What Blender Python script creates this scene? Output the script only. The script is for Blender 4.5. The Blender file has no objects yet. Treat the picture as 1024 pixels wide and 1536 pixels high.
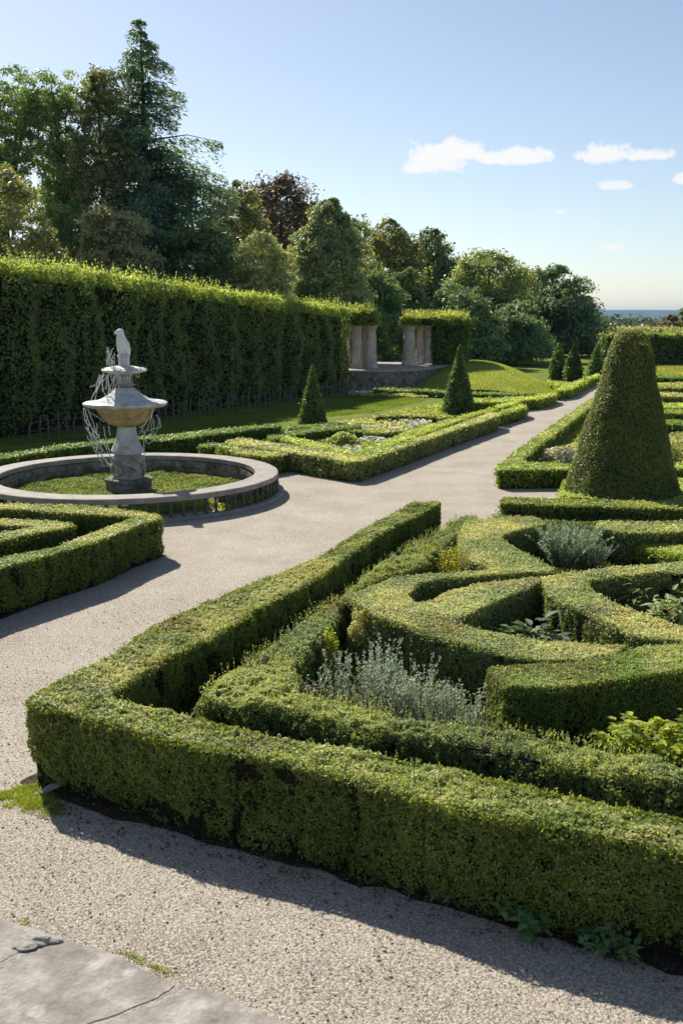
import bpy, math, random
import numpy as np
from mathutils import Vector
from mathutils.geometry import tessellate_polygon

PI = math.pi
RNG = np.random.default_rng(7)
random.seed(7)
SC = bpy.context.scene
COL = SC.collection

# ------------------------------------------------------------------ camera model (photo pixels -> world)
F, CU, CV, HC = 1500.0, 512.0, 768.0, 3.5
PITCH = math.atan((768 - 474) / F)
CP, SP = math.cos(PITCH), math.sin(PITCH)

def ray(u, v):
    a, b = (u - CU) / F, (CV - v) / F
    return np.array([a, CP + b * SP, -SP + b * CP])

def Z(u, v, z=0.0):                      # point of the horizontal plane z seen at photo pixel u, v
    d = ray(u, v); t = (z - HC) / d[2]
    return np.array([d[0] * t, d[1] * t, z])

def P(u, v, y):                          # point at depth y seen at photo pixel u, v
    d = ray(u, v); t = y / d[1]
    return np.array([d[0] * t, y, HC + d[2] * t])

def poly_at(pix, z):
    return np.array([Z(u, v, z)[:2] for u, v in pix])

# ------------------------------------------------------------------ numpy noise
def _hash(ix, iy, iz, seed):
    h = (ix * 374761393 + iy * 668265263 + iz * 2147483647 + seed * 974634541) & 0xFFFFFFFF
    h = ((h ^ (h >> 13)) * 1274126177) & 0xFFFFFFFF
    h = ((h ^ (h >> 16)) * 2246822519) & 0xFFFFFFFF
    return ((h ^ (h >> 15)) & 0xFFFF) / 65535.0

def vnoise(p, scale, seed=0):
    q = np.asarray(p, float) * scale
    i = np.floor(q).astype(np.int64); f = q - i; f = f * f * (3 - 2 * f)
    out = 0
    for dx in (0, 1):
        wx = f[:, 0] if dx else 1 - f[:, 0]
        for dy in (0, 1):
            wy = f[:, 1] if dy else 1 - f[:, 1]
            for dz in (0, 1):
                wz = f[:, 2] if dz else 1 - f[:, 2]
                out = out + wx * wy * wz * _hash(i[:, 0] + dx, i[:, 1] + dy, i[:, 2] + dz, seed)
    return out                             # 0..1

def unit(v):
    return v / np.maximum(np.linalg.norm(v, axis=-1, keepdims=True), 1e-9)

# ------------------------------------------------------------------ mesh building
class MB:
    """collects faces of several materials for ONE mesh object"""
    def __init__(s):
        s.V, s.F, s.M, s.C, s.n = [], [], [], [], 0
    def add(s, V, Fc, mat=0, col=None):
        V = np.asarray(V, float); Fc = np.asarray(Fc, np.int64)
        s.V.append(V); s.F.append(Fc + s.n); s.n += len(V)
        s.M.append(np.full(len(Fc), mat))
        if col is None: col = np.full((len(Fc), 3), .5)
        col = np.asarray(col, float)
        if col.ndim == 1: col = np.tile(col, (len(Fc), 1))
        s.C.append(col)
    def box(s, c, d, mat=0, rz=0.0, col=None, taper=1.0):
        x, y, z = d[0] / 2, d[1] / 2, d[2] / 2
        V = np.array([[-x, -y, -z], [x, -y, -z], [x, y, -z], [-x, y, -z], [-x * taper, -y * taper, z], [x * taper, -y * taper, z], [x * taper, y * taper, z], [-x * taper, y * taper, z]])
        cz, sz = math.cos(rz), math.sin(rz)
        V = np.c_[V[:, 0] * cz - V[:, 1] * sz, V[:, 0] * sz + V[:, 1] * cz, V[:, 2]] + np.asarray(c)
        s.add(V, [[0, 3, 2, 1], [4, 5, 6, 7], [0, 1, 5, 4], [1, 2, 6, 5], [2, 3, 7, 6], [3, 0, 4, 7]], mat, col)
    def lathe(s, prof, n=32, c=(0, 0, 0), mat=0, a0=0.0, a1=2 * PI, wob=0.0, seed=0):
        full = abs(a1 - a0 - 2 * PI) < 1e-6
        m = n if full else n + 1
        a = a0 + (a1 - a0) * np.arange(m) / n
        V = []
        for k, (r, z) in enumerate(prof):
            V.append(np.c_[r * np.cos(a), r * np.sin(a), np.full(m, z)])
        V = np.concatenate(V)
        if wob:
            nz = vnoise(V, 9, seed) - .5
            V[:, :2] *= (1 + wob * nz / np.maximum(np.hypot(V[:, 0], V[:, 1]), .1))[:, None]
            V[:, 2] += wob * .4 * (vnoise(V + 9.1, 9, seed) - .5)
        fc = []
        for k in range(len(prof) - 1):
            for i in range(n):
                j = (i + 1) % m
                fc.append([k * m + i, k * m + j, (k + 1) * m + j, (k + 1) * m + i])
        s.add(V + np.asarray(c), fc, mat)
    def tube(s, pts, rad, n=6, mat=0, col=None):
        pts = np.asarray(pts, float); k = len(pts)
        rad = np.broadcast_to(rad, (k,))
        tg = unit(np.gradient(pts, axis=0))
        ref = np.tile([0.31, 0.77, 0.55], (k, 1))
        b = unit(np.cross(tg, ref)); c = np.cross(tg, b)
        a = 2 * PI * np.arange(n) / n
        V = pts[:, None] + rad[:, None, None] * (np.cos(a)[None, :, None] * b[:, None] + np.sin(a)[None, :, None] * c[:, None])
        V = V.reshape(-1, 3)
        fc = [[i * n + j, i * n + (j + 1) % n, (i + 1) * n + (j + 1) % n, (i + 1) * n + j] for i in range(k - 1) for j in range(n)]
        s.add(V, fc, mat, col)
        s.add(V[-n:], [[0, j, j + 1] for j in range(1, n - 1)], mat, col)
    def prism(s, poly, z0, z1, mat=0, bottom=False):
        poly = np.asarray(poly, float); n = len(poly)
        V = np.r_[np.c_[poly, np.full(n, z0)], np.c_[poly, np.full(n, z1)]]
        s.add(V, [[i, (i + 1) % n, n + (i + 1) % n, n + i] for i in range(n)], mat)
        tri = tessellate_polygon([[Vector((p[0], p[1], 0)) for p in poly]])
        s.add(np.c_[poly, np.full(n, z1)], orient(poly, tri), mat)
    def leaves(s, c, nrm, L, W, col, tri=False, mat=1, tang=None, jitter=.6, bend=0.0):
        """one small leaf per row of c, facing roughly nrm"""
        n = len(c)
        if n == 0: return
        nn = unit(nrm + RNG.normal(0, jitter, (n, 3)))
        t = RNG.normal(0, 1, (n, 3)) if tang is None else tang + RNG.normal(0, .25, (n, 3))
        t = unit(t - nn * np.sum(t * nn, 1, keepdims=True)); b = np.cross(nn, t)
        sz = RNG.uniform(.65, 1.3, (n, 1))
        l, w = L * sz * .5, W * sz * .5
        if tri:
            V = np.stack([c + t * l, c - t * l * .8 + b * w, c - t * l * .8 - b * w], 1)
            Fc = np.arange(3 * n).reshape(n, 3)
        else:
            V = np.stack([c + t * l, c + b * w + t * l * .1 , c - t * l, c - b * w + t * l * .1], 1)
            Fc = np.arange(4 * n).reshape(n, 4)
        s.add(V.reshape(-1, 3), Fc, mat, col)
    def build(s, name, mats, parent=None, smooth=False, loc=None):
        me = bpy.data.meshes.new(name)
        V = np.concatenate(s.V)
        if loc is not None: V = V - np.asarray(loc)
        nt = sum(len(f) for f in s.F)
        me.vertices.add(len(V)); me.vertices.foreach_set('co', V.astype(np.float32).ravel())
        loops = np.concatenate([f.ravel() for f in s.F]).astype(np.int32)
        tot = np.concatenate([np.full(len(f), f.shape[1]) for f in s.F])
        st = np.r_[0, np.cumsum(tot)[:-1]].astype(np.int32)
        me.loops.add(len(loops)); me.loops.foreach_set('vertex_index', loops)
        me.polygons.add(nt); me.polygons.foreach_set('loop_start', st)
        me.polygons.foreach_set('material_index', np.concatenate(s.M).astype(np.int32))
        sm = np.zeros(nt, bool)
        if smooth: sm[:] = True
        me.polygons.foreach_set('use_smooth', sm)
        me.update(calc_edges=True)
        at = me.attributes.new('tint', 'FLOAT_COLOR', 'FACE')
        C = np.concatenate(s.C); at.data.foreach_set('color', np.c_[C, np.ones(len(C))].astype(np.float32).ravel())
        for m in (mats if isinstance(mats, (list, tuple)) else [mats]): me.materials.append(m)
        o = bpy.data.objects.new(name, me); COL.objects.link(o)
        if loc is not None: o.location = loc
        if parent is not None: o.parent = parent
        return o

def orient(poly, tri):
    out = []
    for t in tri:
        a, b, c = [poly[i] for i in t]
        cr = (b[0] - a[0]) * (c[1] - a[1]) - (b[1] - a[1]) * (c[0] - a[0])
        out.append(list(t) if cr > 0 else list(t)[::-1])
    return out

def tag(o, label=None, cat=None, group=None, kind=None):
    if label: o['label'] = label
    if cat: o['category'] = cat
    if group: o['group'] = group
    if kind: o['kind'] = kind
    return o

def empty(name, loc, label, cat, group=None):
    o = bpy.data.objects.new(name, None); COL.objects.link(o); o.location = loc
    o.empty_display_size = .2
    return tag(o, label, cat, group)

# ------------------------------------------------------------------ materials
def new_mat(name):
    m = bpy.data.materials.new(name); m.use_nodes = True
    nt = m.node_tree; nt.nodes.clear()
    out = nt.nodes.new('ShaderNodeOutputMaterial')
    return m, nt, out

def N(nt, t, **kw):
    n = nt.nodes.new(t)
    for k, v in kw.items(): setattr(n, k, v)
    return n

def leaf_material(name, trans=.48, rough=.48, spec=.38, warm=(1.5, 1.38, .6)):
    m, nt, out = new_mat(name)
    a = N(nt, 'ShaderNodeAttribute', attribute_name='tint')
    p = N(nt, 'ShaderNodeBsdfPrincipled'); p.inputs['Roughness'].default_value = rough; p.inputs['Specular IOR Level'].default_value = spec
    nt.links.new(a.outputs['Color'], p.inputs['Base Color'])
    mul = N(nt, 'ShaderNodeMix', data_type='RGBA', blend_type='MULTIPLY'); mul.inputs['Factor'].default_value = 1
    nt.links.new(a.outputs['Color'], mul.inputs[6]); mul.inputs[7].default_value = (*warm, 1)
    t = N(nt, 'ShaderNodeBsdfTranslucent'); nt.links.new(mul.outputs[2], t.inputs['Color'])
    mx = N(nt, 'ShaderNodeMixShader'); mx.inputs[0].default_value = trans
    nt.links.new(p.outputs[0], mx.inputs[1]); nt.links.new(t.outputs[0], mx.inputs[2]); nt.links.new(mx.outputs[0], out.inputs[0])
    return m

def surf_material(name, cols, scale=3.0, detail=8, rough=.85, bump=.3, bscale=None, spots=None, vor=None, bdist=.02):
    """noise-mottled surface: cols = list of (position, rgb); vor = (scale, strength of per-cell value)"""
    m, nt, out = new_mat(name)
    tc = N(nt, 'ShaderNodeNewGeometry')
    n1 = N(nt, 'ShaderNodeTexNoise'); n1.inputs['Scale'].default_value = scale; n1.inputs['Detail'].default_value = detail; n1.inputs['Roughness'].default_value = .65
    nt.links.new(tc.outputs['Position'], n1.inputs['Vector'])
    r = N(nt, 'ShaderNodeValToRGB')
    while len(r.color_ramp.elements) < len(cols): r.color_ramp.elements.new(.5)
    for e, (q, c) in zip(r.color_ramp.elements, cols): e.position = q; e.color = (*c, 1)
    nt.links.new(n1.outputs['Fac'], r.inputs['Fac'])
    colour = r.outputs['Color']
    height = None
    nb = N(nt, 'ShaderNodeTexNoise'); nb.inputs['Scale'].default_value = bscale or scale * 8; nb.inputs['Detail'].default_value = 6
    nt.links.new(tc.outputs['Position'], nb.inputs['Vector']); height = nb.outputs['Fac']
    if vor:
        v = N(nt, 'ShaderNodeTexVoronoi'); v.inputs['Scale'].default_value = vor[0]
        nt.links.new(tc.outputs['Position'], v.inputs['Vector'])
        sep = N(nt, 'ShaderNodeSeparateColor'); nt.links.new(v.outputs['Color'], sep.inputs[0])
        mr = N(nt, 'ShaderNodeMapRange'); mr.inputs['To Min'].default_value = 1 - vor[1]; mr.inputs['To Max'].default_value = 1 + vor[1]
        nt.links.new(sep.outputs[0], mr.inputs['Value'])
        mu = N(nt, 'ShaderNodeVectorMath', operation='SCALE'); nt.links.new(colour, mu.inputs[0]); nt.links.new(mr.outputs[0], mu.inputs['Scale'])
        colour = mu.outputs[0]
        ad = N(nt, 'ShaderNodeMath', operation='SUBTRACT'); nt.links.new(height, ad.inputs[0]); nt.links.new(v.outputs['Distance'], ad.inputs[1]); height = ad.outputs[0]
    if spots:
        n2 = N(nt, 'ShaderNodeTexNoise'); n2.inputs['Scale'].default_value = spots[0]; n2.inputs['Detail'].default_value = 4
        nt.links.new(tc.outputs['Position'], n2.inputs['Vector'])
        r2 = N(nt, 'ShaderNodeMapRange'); r2.inputs['From Min'].default_value = spots[1]; r2.inputs['From Max'].default_value = spots[1] + .12
        nt.links.new(n2.outputs['Fac'], r2.inputs['Value'])
        mx = N(nt, 'ShaderNodeMix', data_type='RGBA'); nt.links.new(r2.outputs[0], mx.inputs['Factor']); nt.links.new(colour, mx.inputs[6]); mx.inputs[7].default_value = (*spots[2], 1)
        colour = mx.outputs[2]
    p = N(nt, 'ShaderNodeBsdfPrincipled'); p.inputs['Roughness'].default_value = rough; p.inputs['Specular IOR Level'].default_value = .04 if 'grass' in name else .2
    nt.links.new(colour, p.inputs['Base Color'])
    b = N(nt, 'ShaderNodeBump'); b.inputs['Strength'].default_value = bump; b.inputs['Distance'].default_value = bdist
    nt.links.new(height, b.inputs['Height']); nt.links.new(b.outputs[0], p.inputs['Normal'])
    nt.links.new(p.outputs[0], out.inputs[0])
    return m

LEAF = leaf_material('box_leaf')
LEAF_SOFT = leaf_material('soft_leaf', trans=.55, rough=.6)
LEAF_DARK = leaf_material('tree_leaf', trans=.4, rough=.5, spec=.4)
SILVER = leaf_material('silver_leaf', trans=.2, rough=.7, spec=.2, warm=(1.1, 1.1, 1))
TWIG = surf_material('hedge_twigs', [(.36, (.006, .009, .004)), (.52, (.028, .034, .012)), (.66, (.075, .06, .03))], 42, 5, .9, 1.0, bdist=.05)
BARK = surf_material('bark', [(.3, (.035, .028, .02)), (.7, (.10, .085, .065))], 6, 6, .9, .6)
SOIL = surf_material('soil', [(.3, (.022, .015, .010)), (.7, (.07, .05, .035))], 14, 8, .95, .8, vor=(45, .4))
GRAVEL = surf_material('gravel', [(.3, (.235, .200, .157)), (.5, (.315, .273, .220)), (.72, (.39, .343, .282))], .9, 10, .9, .5, bscale=170, vor=(115, .5), bdist=.010, spots=(55, .5, (.54, .482, .405)))
PEBBLE = surf_material('pebble', [(.3, (.19, .16, .125)), (.5, (.28, .243, .197)), (.7, (.43, .385, .325))], 40, 3, .85, .2)
GRASS = surf_material('grass', [(.3, (.10, .14, .025)), (.5, (.15, .19, .035)), (.72, (.21, .235, .05))], 1.2, 10, .8, .7, bscale=70, spots=(.35, .6, (.2, .195, .055)), bdist=.03)
MOUNDGRASS = surf_material('mown_grass', [(.3, (.15, .20, .04)), (.5, (.21, .25, .055)), (.7, (.29, .28, .09))], .8, 10, .8, .5, bscale=50, spots=(.45, .56, (.30, .27, .10)), bdist=.03)
STONE = surf_material('weathered_stone', [(.28, (.18, .16, .13)), (.5, (.36, .33, .285)), (.72, (.50, .47, .42))], 5, 8, .85, .5, spots=(2.5, .6, (.17, .15, .11)))
DARKSTONE = surf_material('mossy_stone', [(.3, (.10, .09, .072)), (.5, (.2, .18, .145)), (.7, (.32, .295, .25))], 7, 8, .9, .7, spots=(3, .56, (.09, .085, .05)), vor=(5, .25))
COPING = surf_material('coping_stone', [(.28, (.20, .18, .155)), (.5, (.29, .265, .232)), (.7, (.37, .34, .305))], 4, 8, .7, .3, spots=(1.8, .62, (.22, .2, .165)))
OCHRE = surf_material('ochre_stone', [(.3, (.26, .17, .08)), (.5, (.46, .33, .165)), (.7, (.56, .45, .28))], 5, 7, .75, .4, spots=(4, .6, (.2, .16, .1)))
LEADSTONE = surf_material('blue_grey_stone', [(.3, (.32, .315, .31)), (.5, (.52, .51, .50)), (.7, (.68, .67, .65))], 5, 7, .6, .3, spots=(3, .6, (.45, .45, .45)))
WHITESTONE = surf_material('white_stone', [(.3, (.62, .60, .57)), (.5, (.76, .75, .72)), (.7, (.84, .83, .81))], 6, 7, .6, .25)
SLAB = surf_material('paving_stone', [(.3, (.15, .132, .114)), (.5, (.265, .24, .212)), (.68, (.42, .39, .355))], 4.5, 14, .9, .35, bscale=40, spots=(5.5, .57, (.42, .40, .365)))
SANDSTONE = surf_material('sandstone', [(.3, (.34, .27, .21)), (.5, (.50, .415, .345)), (.7, (.60, .52, .45))], 3, 8, .85, .4, spots=(2, .62, (.36, .31, .25)))
MORTAR = surf_material('old_mortar', [(.3, (.22, .20, .17)), (.7, (.40, .375, .335))], 16, 8, .95, .8, bscale=60)
RUSTWOOD = surf_material('weathered_wood', [(.3, (.08, .072, .06)), (.7, (.22, .20, .17))], 12, 5, .85, .5)
DARKMETAL = surf_material('dark_baluster_stone', [(.3, (.07, .065, .05)), (.7, (.19, .175, .145))], 14, 5, .8, .4)
PETAL = leaf_material('petal', trans=.3, rough=.6, spec=.2, warm=(1, 1, 1))
def water_mat():
    m, nt, out = new_mat('running_water')
    p = N(nt, 'ShaderNodeBsdfPrincipled'); p.inputs['Base Color'].default_value = (.82, .85, .86, 1); p.inputs['Roughness'].default_value = .15
    p.inputs['Transmission Weight'].default_value = .35; p.inputs['IOR'].default_value = 1.33
    nz = N(nt, 'ShaderNodeTexNoise'); nz.inputs['Scale'].default_value = 40
    b = N(nt, 'ShaderNodeBump'); b.inputs['Strength'].default_value = .6; nt.links.new(nz.outputs['Fac'], b.inputs['Height']); nt.links.new(b.outputs[0], p.inputs['Normal'])
    nt.links.new(p.outputs[0], out.inputs[0]); return m
WATER = water_mat()

# ------------------------------------------------------------------ hedges
GREEN = dict(a=(.040, .060, .014), b=(.115, .138, .036), tip=(.185, .178, .092), tipamt=.75)
BRIGHT = dict(a=(.070, .105, .018), b=(.16, .19, .042), tip=(.215, .215, .085), tipamt=.5)
GREY = dict(a=(.060, .080, .036), b=(.150, .170, .085), tip=(.24, .22, .12), tipamt=.6)
DARK = dict(a=(.032, .056, .014), b=(.075, .112, .028), tip=(.10, .13, .04), tipamt=.3)
PALE = dict(a=(.10, .12, .05), b=(.19, .20, .10), tip=(.26, .24, .13), tipamt=.5)

def ccw(p):
    a = np.sum(p[:, 0] * np.roll(p[:, 1], -1) - np.roll(p[:, 0], -1) * p[:, 1])
    return p if a > 0 else p[::-1].copy()

def resample(p, step):
    out = []
    for i in range(len(p)):
        a, b = p[i], p[(i + 1) % len(p)]
        k = max(1, int(np.linalg.norm(b - a) / step))
        for j in range(k): out.append(a + (b - a) * j / k)
    return np.array(out)

def chaikin(p, cut=.25):
    q = np.roll(p, -1, 0)
    return np.stack([p * (1 - cut) + q * cut, p * cut + q * (1 - cut)], 1).reshape(-1, 2)

def round_corners(p, r):
    """cut each corner by a fixed length r so that straight runs stay straight"""
    out = []
    n = len(p)
    for i in range(n):
        a, b, c = p[i - 1], p[i], p[(i + 1) % n]
        la, lc = np.linalg.norm(a - b), np.linalg.norm(c - b)
        ra, rc = min(r, la * .35), min(r, lc * .35)
        A = b + (a - b) / max(la, 1e-6) * ra; C = b + (c - b) / max(lc, 1e-6) * rc
        for t in (0, .5, 1): out.append((1 - t) ** 2 * A + 2 * t * (1 - t) * b + t * t * C)
    return np.array(out)

def normals_out(p):                        # outward vertex normals of a ccw polygon
    e = unit(np.roll(p, -1, 0) - p); n = np.c_[e[:, 1], -e[:, 0]]
    return n

def inset(p, d):
    n = normals_out(p); m = unit(n + np.roll(n, 1, 0))
    k = np.clip(np.sum(m * n, 1), .5, 1)[:, None]
    return p - m * d / k

def sample_poly(p, n):
    tri = np.array(tessellate_polygon([[Vector((q[0], q[1], 0)) for q in p]]))
    A, B, C = p[tri[:, 0]], p[tri[:, 1]], p[tri[:, 2]]
    ar = np.abs((B[:, 0] - A[:, 0]) * (C[:, 1] - A[:, 1]) - (B[:, 1] - A[:, 1]) * (C[:, 0] - A[:, 0])) / 2
    k = RNG.choice(len(tri), n, p=ar / ar.sum())
    r1, r2 = np.sqrt(RNG.random(n))[:, None], RNG.random(n)[:, None]
    return A[k] * (1 - r1) + B[k] * r1 * (1 - r2) + C[k] * r1 * r2

def poly_area(p):
    return abs(np.sum(p[:, 0] * np.roll(p[:, 1], -1) - np.roll(p[:, 0], -1) * p[:, 1])) / 2

def edge_dist(q, p):
    d = np.full(len(q), 1e9)
    for i in range(len(p)):
        a, b = p[i], p[(i + 1) % len(p)]; ab = b - a
        t = np.clip(((q - a) @ ab) / max(ab @ ab, 1e-12), 0, 1)
        d = np.minimum(d, np.linalg.norm(q - a - t[:, None] * ab, axis=1))
    return d

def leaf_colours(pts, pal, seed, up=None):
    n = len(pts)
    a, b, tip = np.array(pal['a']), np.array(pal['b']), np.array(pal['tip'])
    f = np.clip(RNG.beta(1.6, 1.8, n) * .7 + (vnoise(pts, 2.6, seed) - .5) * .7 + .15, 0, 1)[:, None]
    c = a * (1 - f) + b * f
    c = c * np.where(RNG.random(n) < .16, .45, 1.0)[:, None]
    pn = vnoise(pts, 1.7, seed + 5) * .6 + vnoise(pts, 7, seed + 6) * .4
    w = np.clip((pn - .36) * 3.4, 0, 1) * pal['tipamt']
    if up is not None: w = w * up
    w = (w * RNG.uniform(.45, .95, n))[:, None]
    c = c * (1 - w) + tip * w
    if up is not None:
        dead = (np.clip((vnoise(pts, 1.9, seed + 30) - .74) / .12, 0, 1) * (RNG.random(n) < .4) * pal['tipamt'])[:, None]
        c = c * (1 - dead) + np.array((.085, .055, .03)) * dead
    return c * RNG.uniform(.75, 1.25, (n, 1)) * (1.5 if up is None else (2.0 + .95 * up)[:, None])  # upper leaves lightened: partly pale new growth, partly sunlight put into the colour

SEED = [10]
def hedge_mesh(poly, h, pal=GREEN, z0=0.0, leaf=None, cover=2.3, lump=.022, rnd=.035, shoots=0, groove=.5, base_gap=.06, soft=False, shoot_len=.05):
    """clipped hedge: woody core plus individual leaves over its top and sides. poly: outline of the top in metres"""
    SEED[0] += 1; seed = SEED[0]
    p = ccw(np.asarray(poly, float))
    d = float(np.mean(np.hypot(p[:, 0], p[:, 1])))
    dn = float(np.min(np.hypot(p[:, 0], p[:, 1])))
    L = leaf or max(.020, .0025 * (.5 * d + .5 * dn)); W = L * .62
    rnd = min(rnd, h * .4)
    p = round_corners(p, rnd * 1.2)
    mb = MB()
    core = inset(resample(p, .5), .035 + L * .5)
    mb.prism(core, z0, z0 + h - .03 - L * .5, 0)
    dens = cover / (.31 * L * L)
    tri = L > .075
    # top
    ar = poly_area(p); n = int(ar * dens * 1.15)
    q = sample_poly(p, n); ed = edge_dist(q, p)
    zt = np.where(ed < rnd, -rnd + np.sqrt(np.maximum(rnd ** 2 - (rnd - ed) ** 2, 0)), 0)
    pts = np.c_[q, np.full(n, z0 + h) + zt]
    nrm = np.tile([0., 0., 1.], (n, 1))
    dl = (vnoise(pts, 1.4, seed) - .5) * lump * 1.6 + (vnoise(pts, 7, seed + 1) - .5) * lump + (vnoise(pts, 22, seed + 2) - .5) * lump * .7
    pts[:, 2] += dl + RNG.exponential(L * .2, n) - L * .35
    mb.leaves(pts, nrm, L, W, leaf_colours(pts, pal, seed, np.ones(n)) * 1.25, tri, 1, jitter=.38)  # top leaves brightened once more, a sunlit look painted into their colour
    # sides
    e = np.roll(p, -1, 0) - p; el = np.linalg.norm(e, axis=1); per = el.sum()
    n = int(per * h * dens)
    k = RNG.choice(len(p), n, p=el / per); t = RNG.random(n)[:, None]
    base = p[k] + e[k] * t; no = normals_out(p)[k]
    sarc = np.r_[0, np.cumsum(el)][k] + el[k] * t[:, 0]
    zz = RNG.random(n) ** .93 * h
    pts = np.c_[base, z0 + zz]; n3 = np.c_[no, np.full(n, .25)]
    dl = (vnoise(pts, 1.6, seed + 3) - .5) * lump * 1.8 + (vnoise(pts, 7, seed + 1) - .5) * lump * 1.2 + (vnoise(pts, 24, seed + 2) - .5) * lump * 1.1
    if groove:                              # the gaps between the single plants of the row
        cell = sarc / groove + .35 * np.sin(sarc * 1.3 + seed) + .5 * vnoise(pts, 3.1, seed + 12)
        g = np.abs(cell - np.round(cell)) * groove
        amt = _hash(np.round(cell).astype(np.int64), np.zeros(n, np.int64), np.zeros(n, np.int64), seed)
        dl -= np.exp(-(g / .055) ** 2) * .045 * amt
    tb = np.clip((zz - (h - rnd)) / rnd, 0, 1); dl -= rnd * (1 - np.sqrt(np.maximum(1 - tb ** 2, 0)))
    if base_gap:
        bb = np.clip(1 - zz / (base_gap * (1.2 + 2 * (vnoise(np.c_[base, np.zeros(n)], 3, seed + 8)))), 0, 1); dl -= bb * .05
        keep = RNG.random(n) > bb * .5
    else: keep = np.ones(n, bool)
    off = dl + RNG.exponential(L * .28, n) - L * .45
    if dn < 16:
        hol = np.clip((vnoise(pts * np.array([1, 1, .8]), 5.2, seed + 40) - .74) / .12, 0, 1); off = off - hol * .035; keep &= RNG.random(n) > hol * .4
    pts[:, :2] += no * off[:, None]
    pts, n3 = pts[keep], n3[keep]
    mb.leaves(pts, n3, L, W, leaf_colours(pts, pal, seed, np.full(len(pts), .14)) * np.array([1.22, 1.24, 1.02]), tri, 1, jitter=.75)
    # young shoots above the cut
    if shoots:
        ns = int(ar * shoots)
        q = sample_poly(p, ns); H = RNG.uniform(.3, 1, ns) * shoot_len
        m = 7
        s_ = np.repeat(np.c_[q, np.full(ns, z0 + h)], m, 0); f = np.tile(np.linspace(.1, 1, m), ns)
        s_[:, 2] += f * np.repeat(H, m)
        lean = np.repeat(RNG.normal(0, .25, (ns, 2)), m, 0); s_[:, :2] += lean * (f * np.repeat(H, m))[:, None] + RNG.normal(0, L * .25, (ns * m, 2))
        cc = leaf_colours(s_, pal, seed, np.ones(len(s_)))
        mb.leaves(s_, np.tile([0., 0., .4], (len(s_), 1)), L, W * .8, cc, tri, 1, tang=np.tile([0., 0., 1.], (len(s_), 1)))
    return mb

def hedge(pix, h, label, pal=GREEN, group='clipped box hedges of the parterres', name='box_hedge', cat='hedge', world=None, soft=False, **kw):
    poly = poly_at(pix, h + kw.get('z0', 0)) if world is None else np.asarray(world, float)
    mb = hedge_mesh(poly, h, pal, **kw)
    c = ccw(poly).mean(0)
    o = mb.build(name, [TWIG, LEAF_SOFT if soft else LEAF], loc=(c[0], c[1], kw.get('z0', 0)))
    return tag(o, label, cat, group)

def strip(pts, w):
    """outline of a band of width w along a polyline of world points"""
    p = np.asarray(pts, float); t = unit(np.gradient(p, axis=0)); n = np.c_[-t[:, 1], t[:, 0]] * w / 2
    return np.r_[p + n, (p - n)[::-1]]

KNOT = 'clipped hedges of the near knot garden'
# ---- near knot garden, right foreground
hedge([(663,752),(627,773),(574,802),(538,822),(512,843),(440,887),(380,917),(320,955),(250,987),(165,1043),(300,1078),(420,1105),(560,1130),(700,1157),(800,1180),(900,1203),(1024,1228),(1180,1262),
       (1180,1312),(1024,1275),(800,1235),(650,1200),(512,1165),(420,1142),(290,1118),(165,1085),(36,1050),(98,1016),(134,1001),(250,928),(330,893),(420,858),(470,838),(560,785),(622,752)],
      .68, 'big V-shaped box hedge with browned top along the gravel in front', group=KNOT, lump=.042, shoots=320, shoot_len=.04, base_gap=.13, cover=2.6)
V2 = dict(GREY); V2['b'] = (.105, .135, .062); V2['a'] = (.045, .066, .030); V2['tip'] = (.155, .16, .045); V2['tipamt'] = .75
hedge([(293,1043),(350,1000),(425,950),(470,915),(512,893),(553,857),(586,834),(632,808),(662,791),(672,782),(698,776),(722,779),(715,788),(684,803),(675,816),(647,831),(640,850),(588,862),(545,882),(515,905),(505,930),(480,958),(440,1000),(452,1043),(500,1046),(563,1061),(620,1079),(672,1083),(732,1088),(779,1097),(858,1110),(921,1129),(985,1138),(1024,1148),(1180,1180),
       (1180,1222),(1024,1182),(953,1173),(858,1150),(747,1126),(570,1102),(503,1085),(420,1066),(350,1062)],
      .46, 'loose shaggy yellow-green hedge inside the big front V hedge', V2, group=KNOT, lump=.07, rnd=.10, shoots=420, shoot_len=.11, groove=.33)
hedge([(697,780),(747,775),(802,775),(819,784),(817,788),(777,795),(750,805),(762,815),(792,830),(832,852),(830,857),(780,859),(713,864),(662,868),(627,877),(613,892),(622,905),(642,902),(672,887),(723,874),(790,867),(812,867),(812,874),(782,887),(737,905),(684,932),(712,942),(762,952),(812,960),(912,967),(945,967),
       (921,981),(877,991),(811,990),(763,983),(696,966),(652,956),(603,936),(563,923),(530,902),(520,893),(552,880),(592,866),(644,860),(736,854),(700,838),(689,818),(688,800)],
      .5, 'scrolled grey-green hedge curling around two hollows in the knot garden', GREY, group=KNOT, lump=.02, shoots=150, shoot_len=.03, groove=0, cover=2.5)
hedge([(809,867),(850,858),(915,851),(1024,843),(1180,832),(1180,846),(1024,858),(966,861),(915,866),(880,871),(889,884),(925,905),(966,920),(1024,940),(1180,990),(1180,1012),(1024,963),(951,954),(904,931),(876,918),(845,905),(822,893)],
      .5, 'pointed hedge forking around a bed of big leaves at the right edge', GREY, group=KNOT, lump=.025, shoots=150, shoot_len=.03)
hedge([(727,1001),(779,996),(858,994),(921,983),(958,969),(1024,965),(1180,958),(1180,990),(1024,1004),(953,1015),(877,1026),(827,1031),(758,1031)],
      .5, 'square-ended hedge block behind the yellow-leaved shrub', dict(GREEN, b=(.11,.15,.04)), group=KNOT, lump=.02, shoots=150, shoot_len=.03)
hedge([(897,782),(1024,782),(1180,783),(1180,800),(1024,797),(945,799),(889,793)], .48, 'short hedge beside the silvery shrub near the right edge', GREY, group=KNOT, shoots=80, shoot_len=.03)
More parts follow.
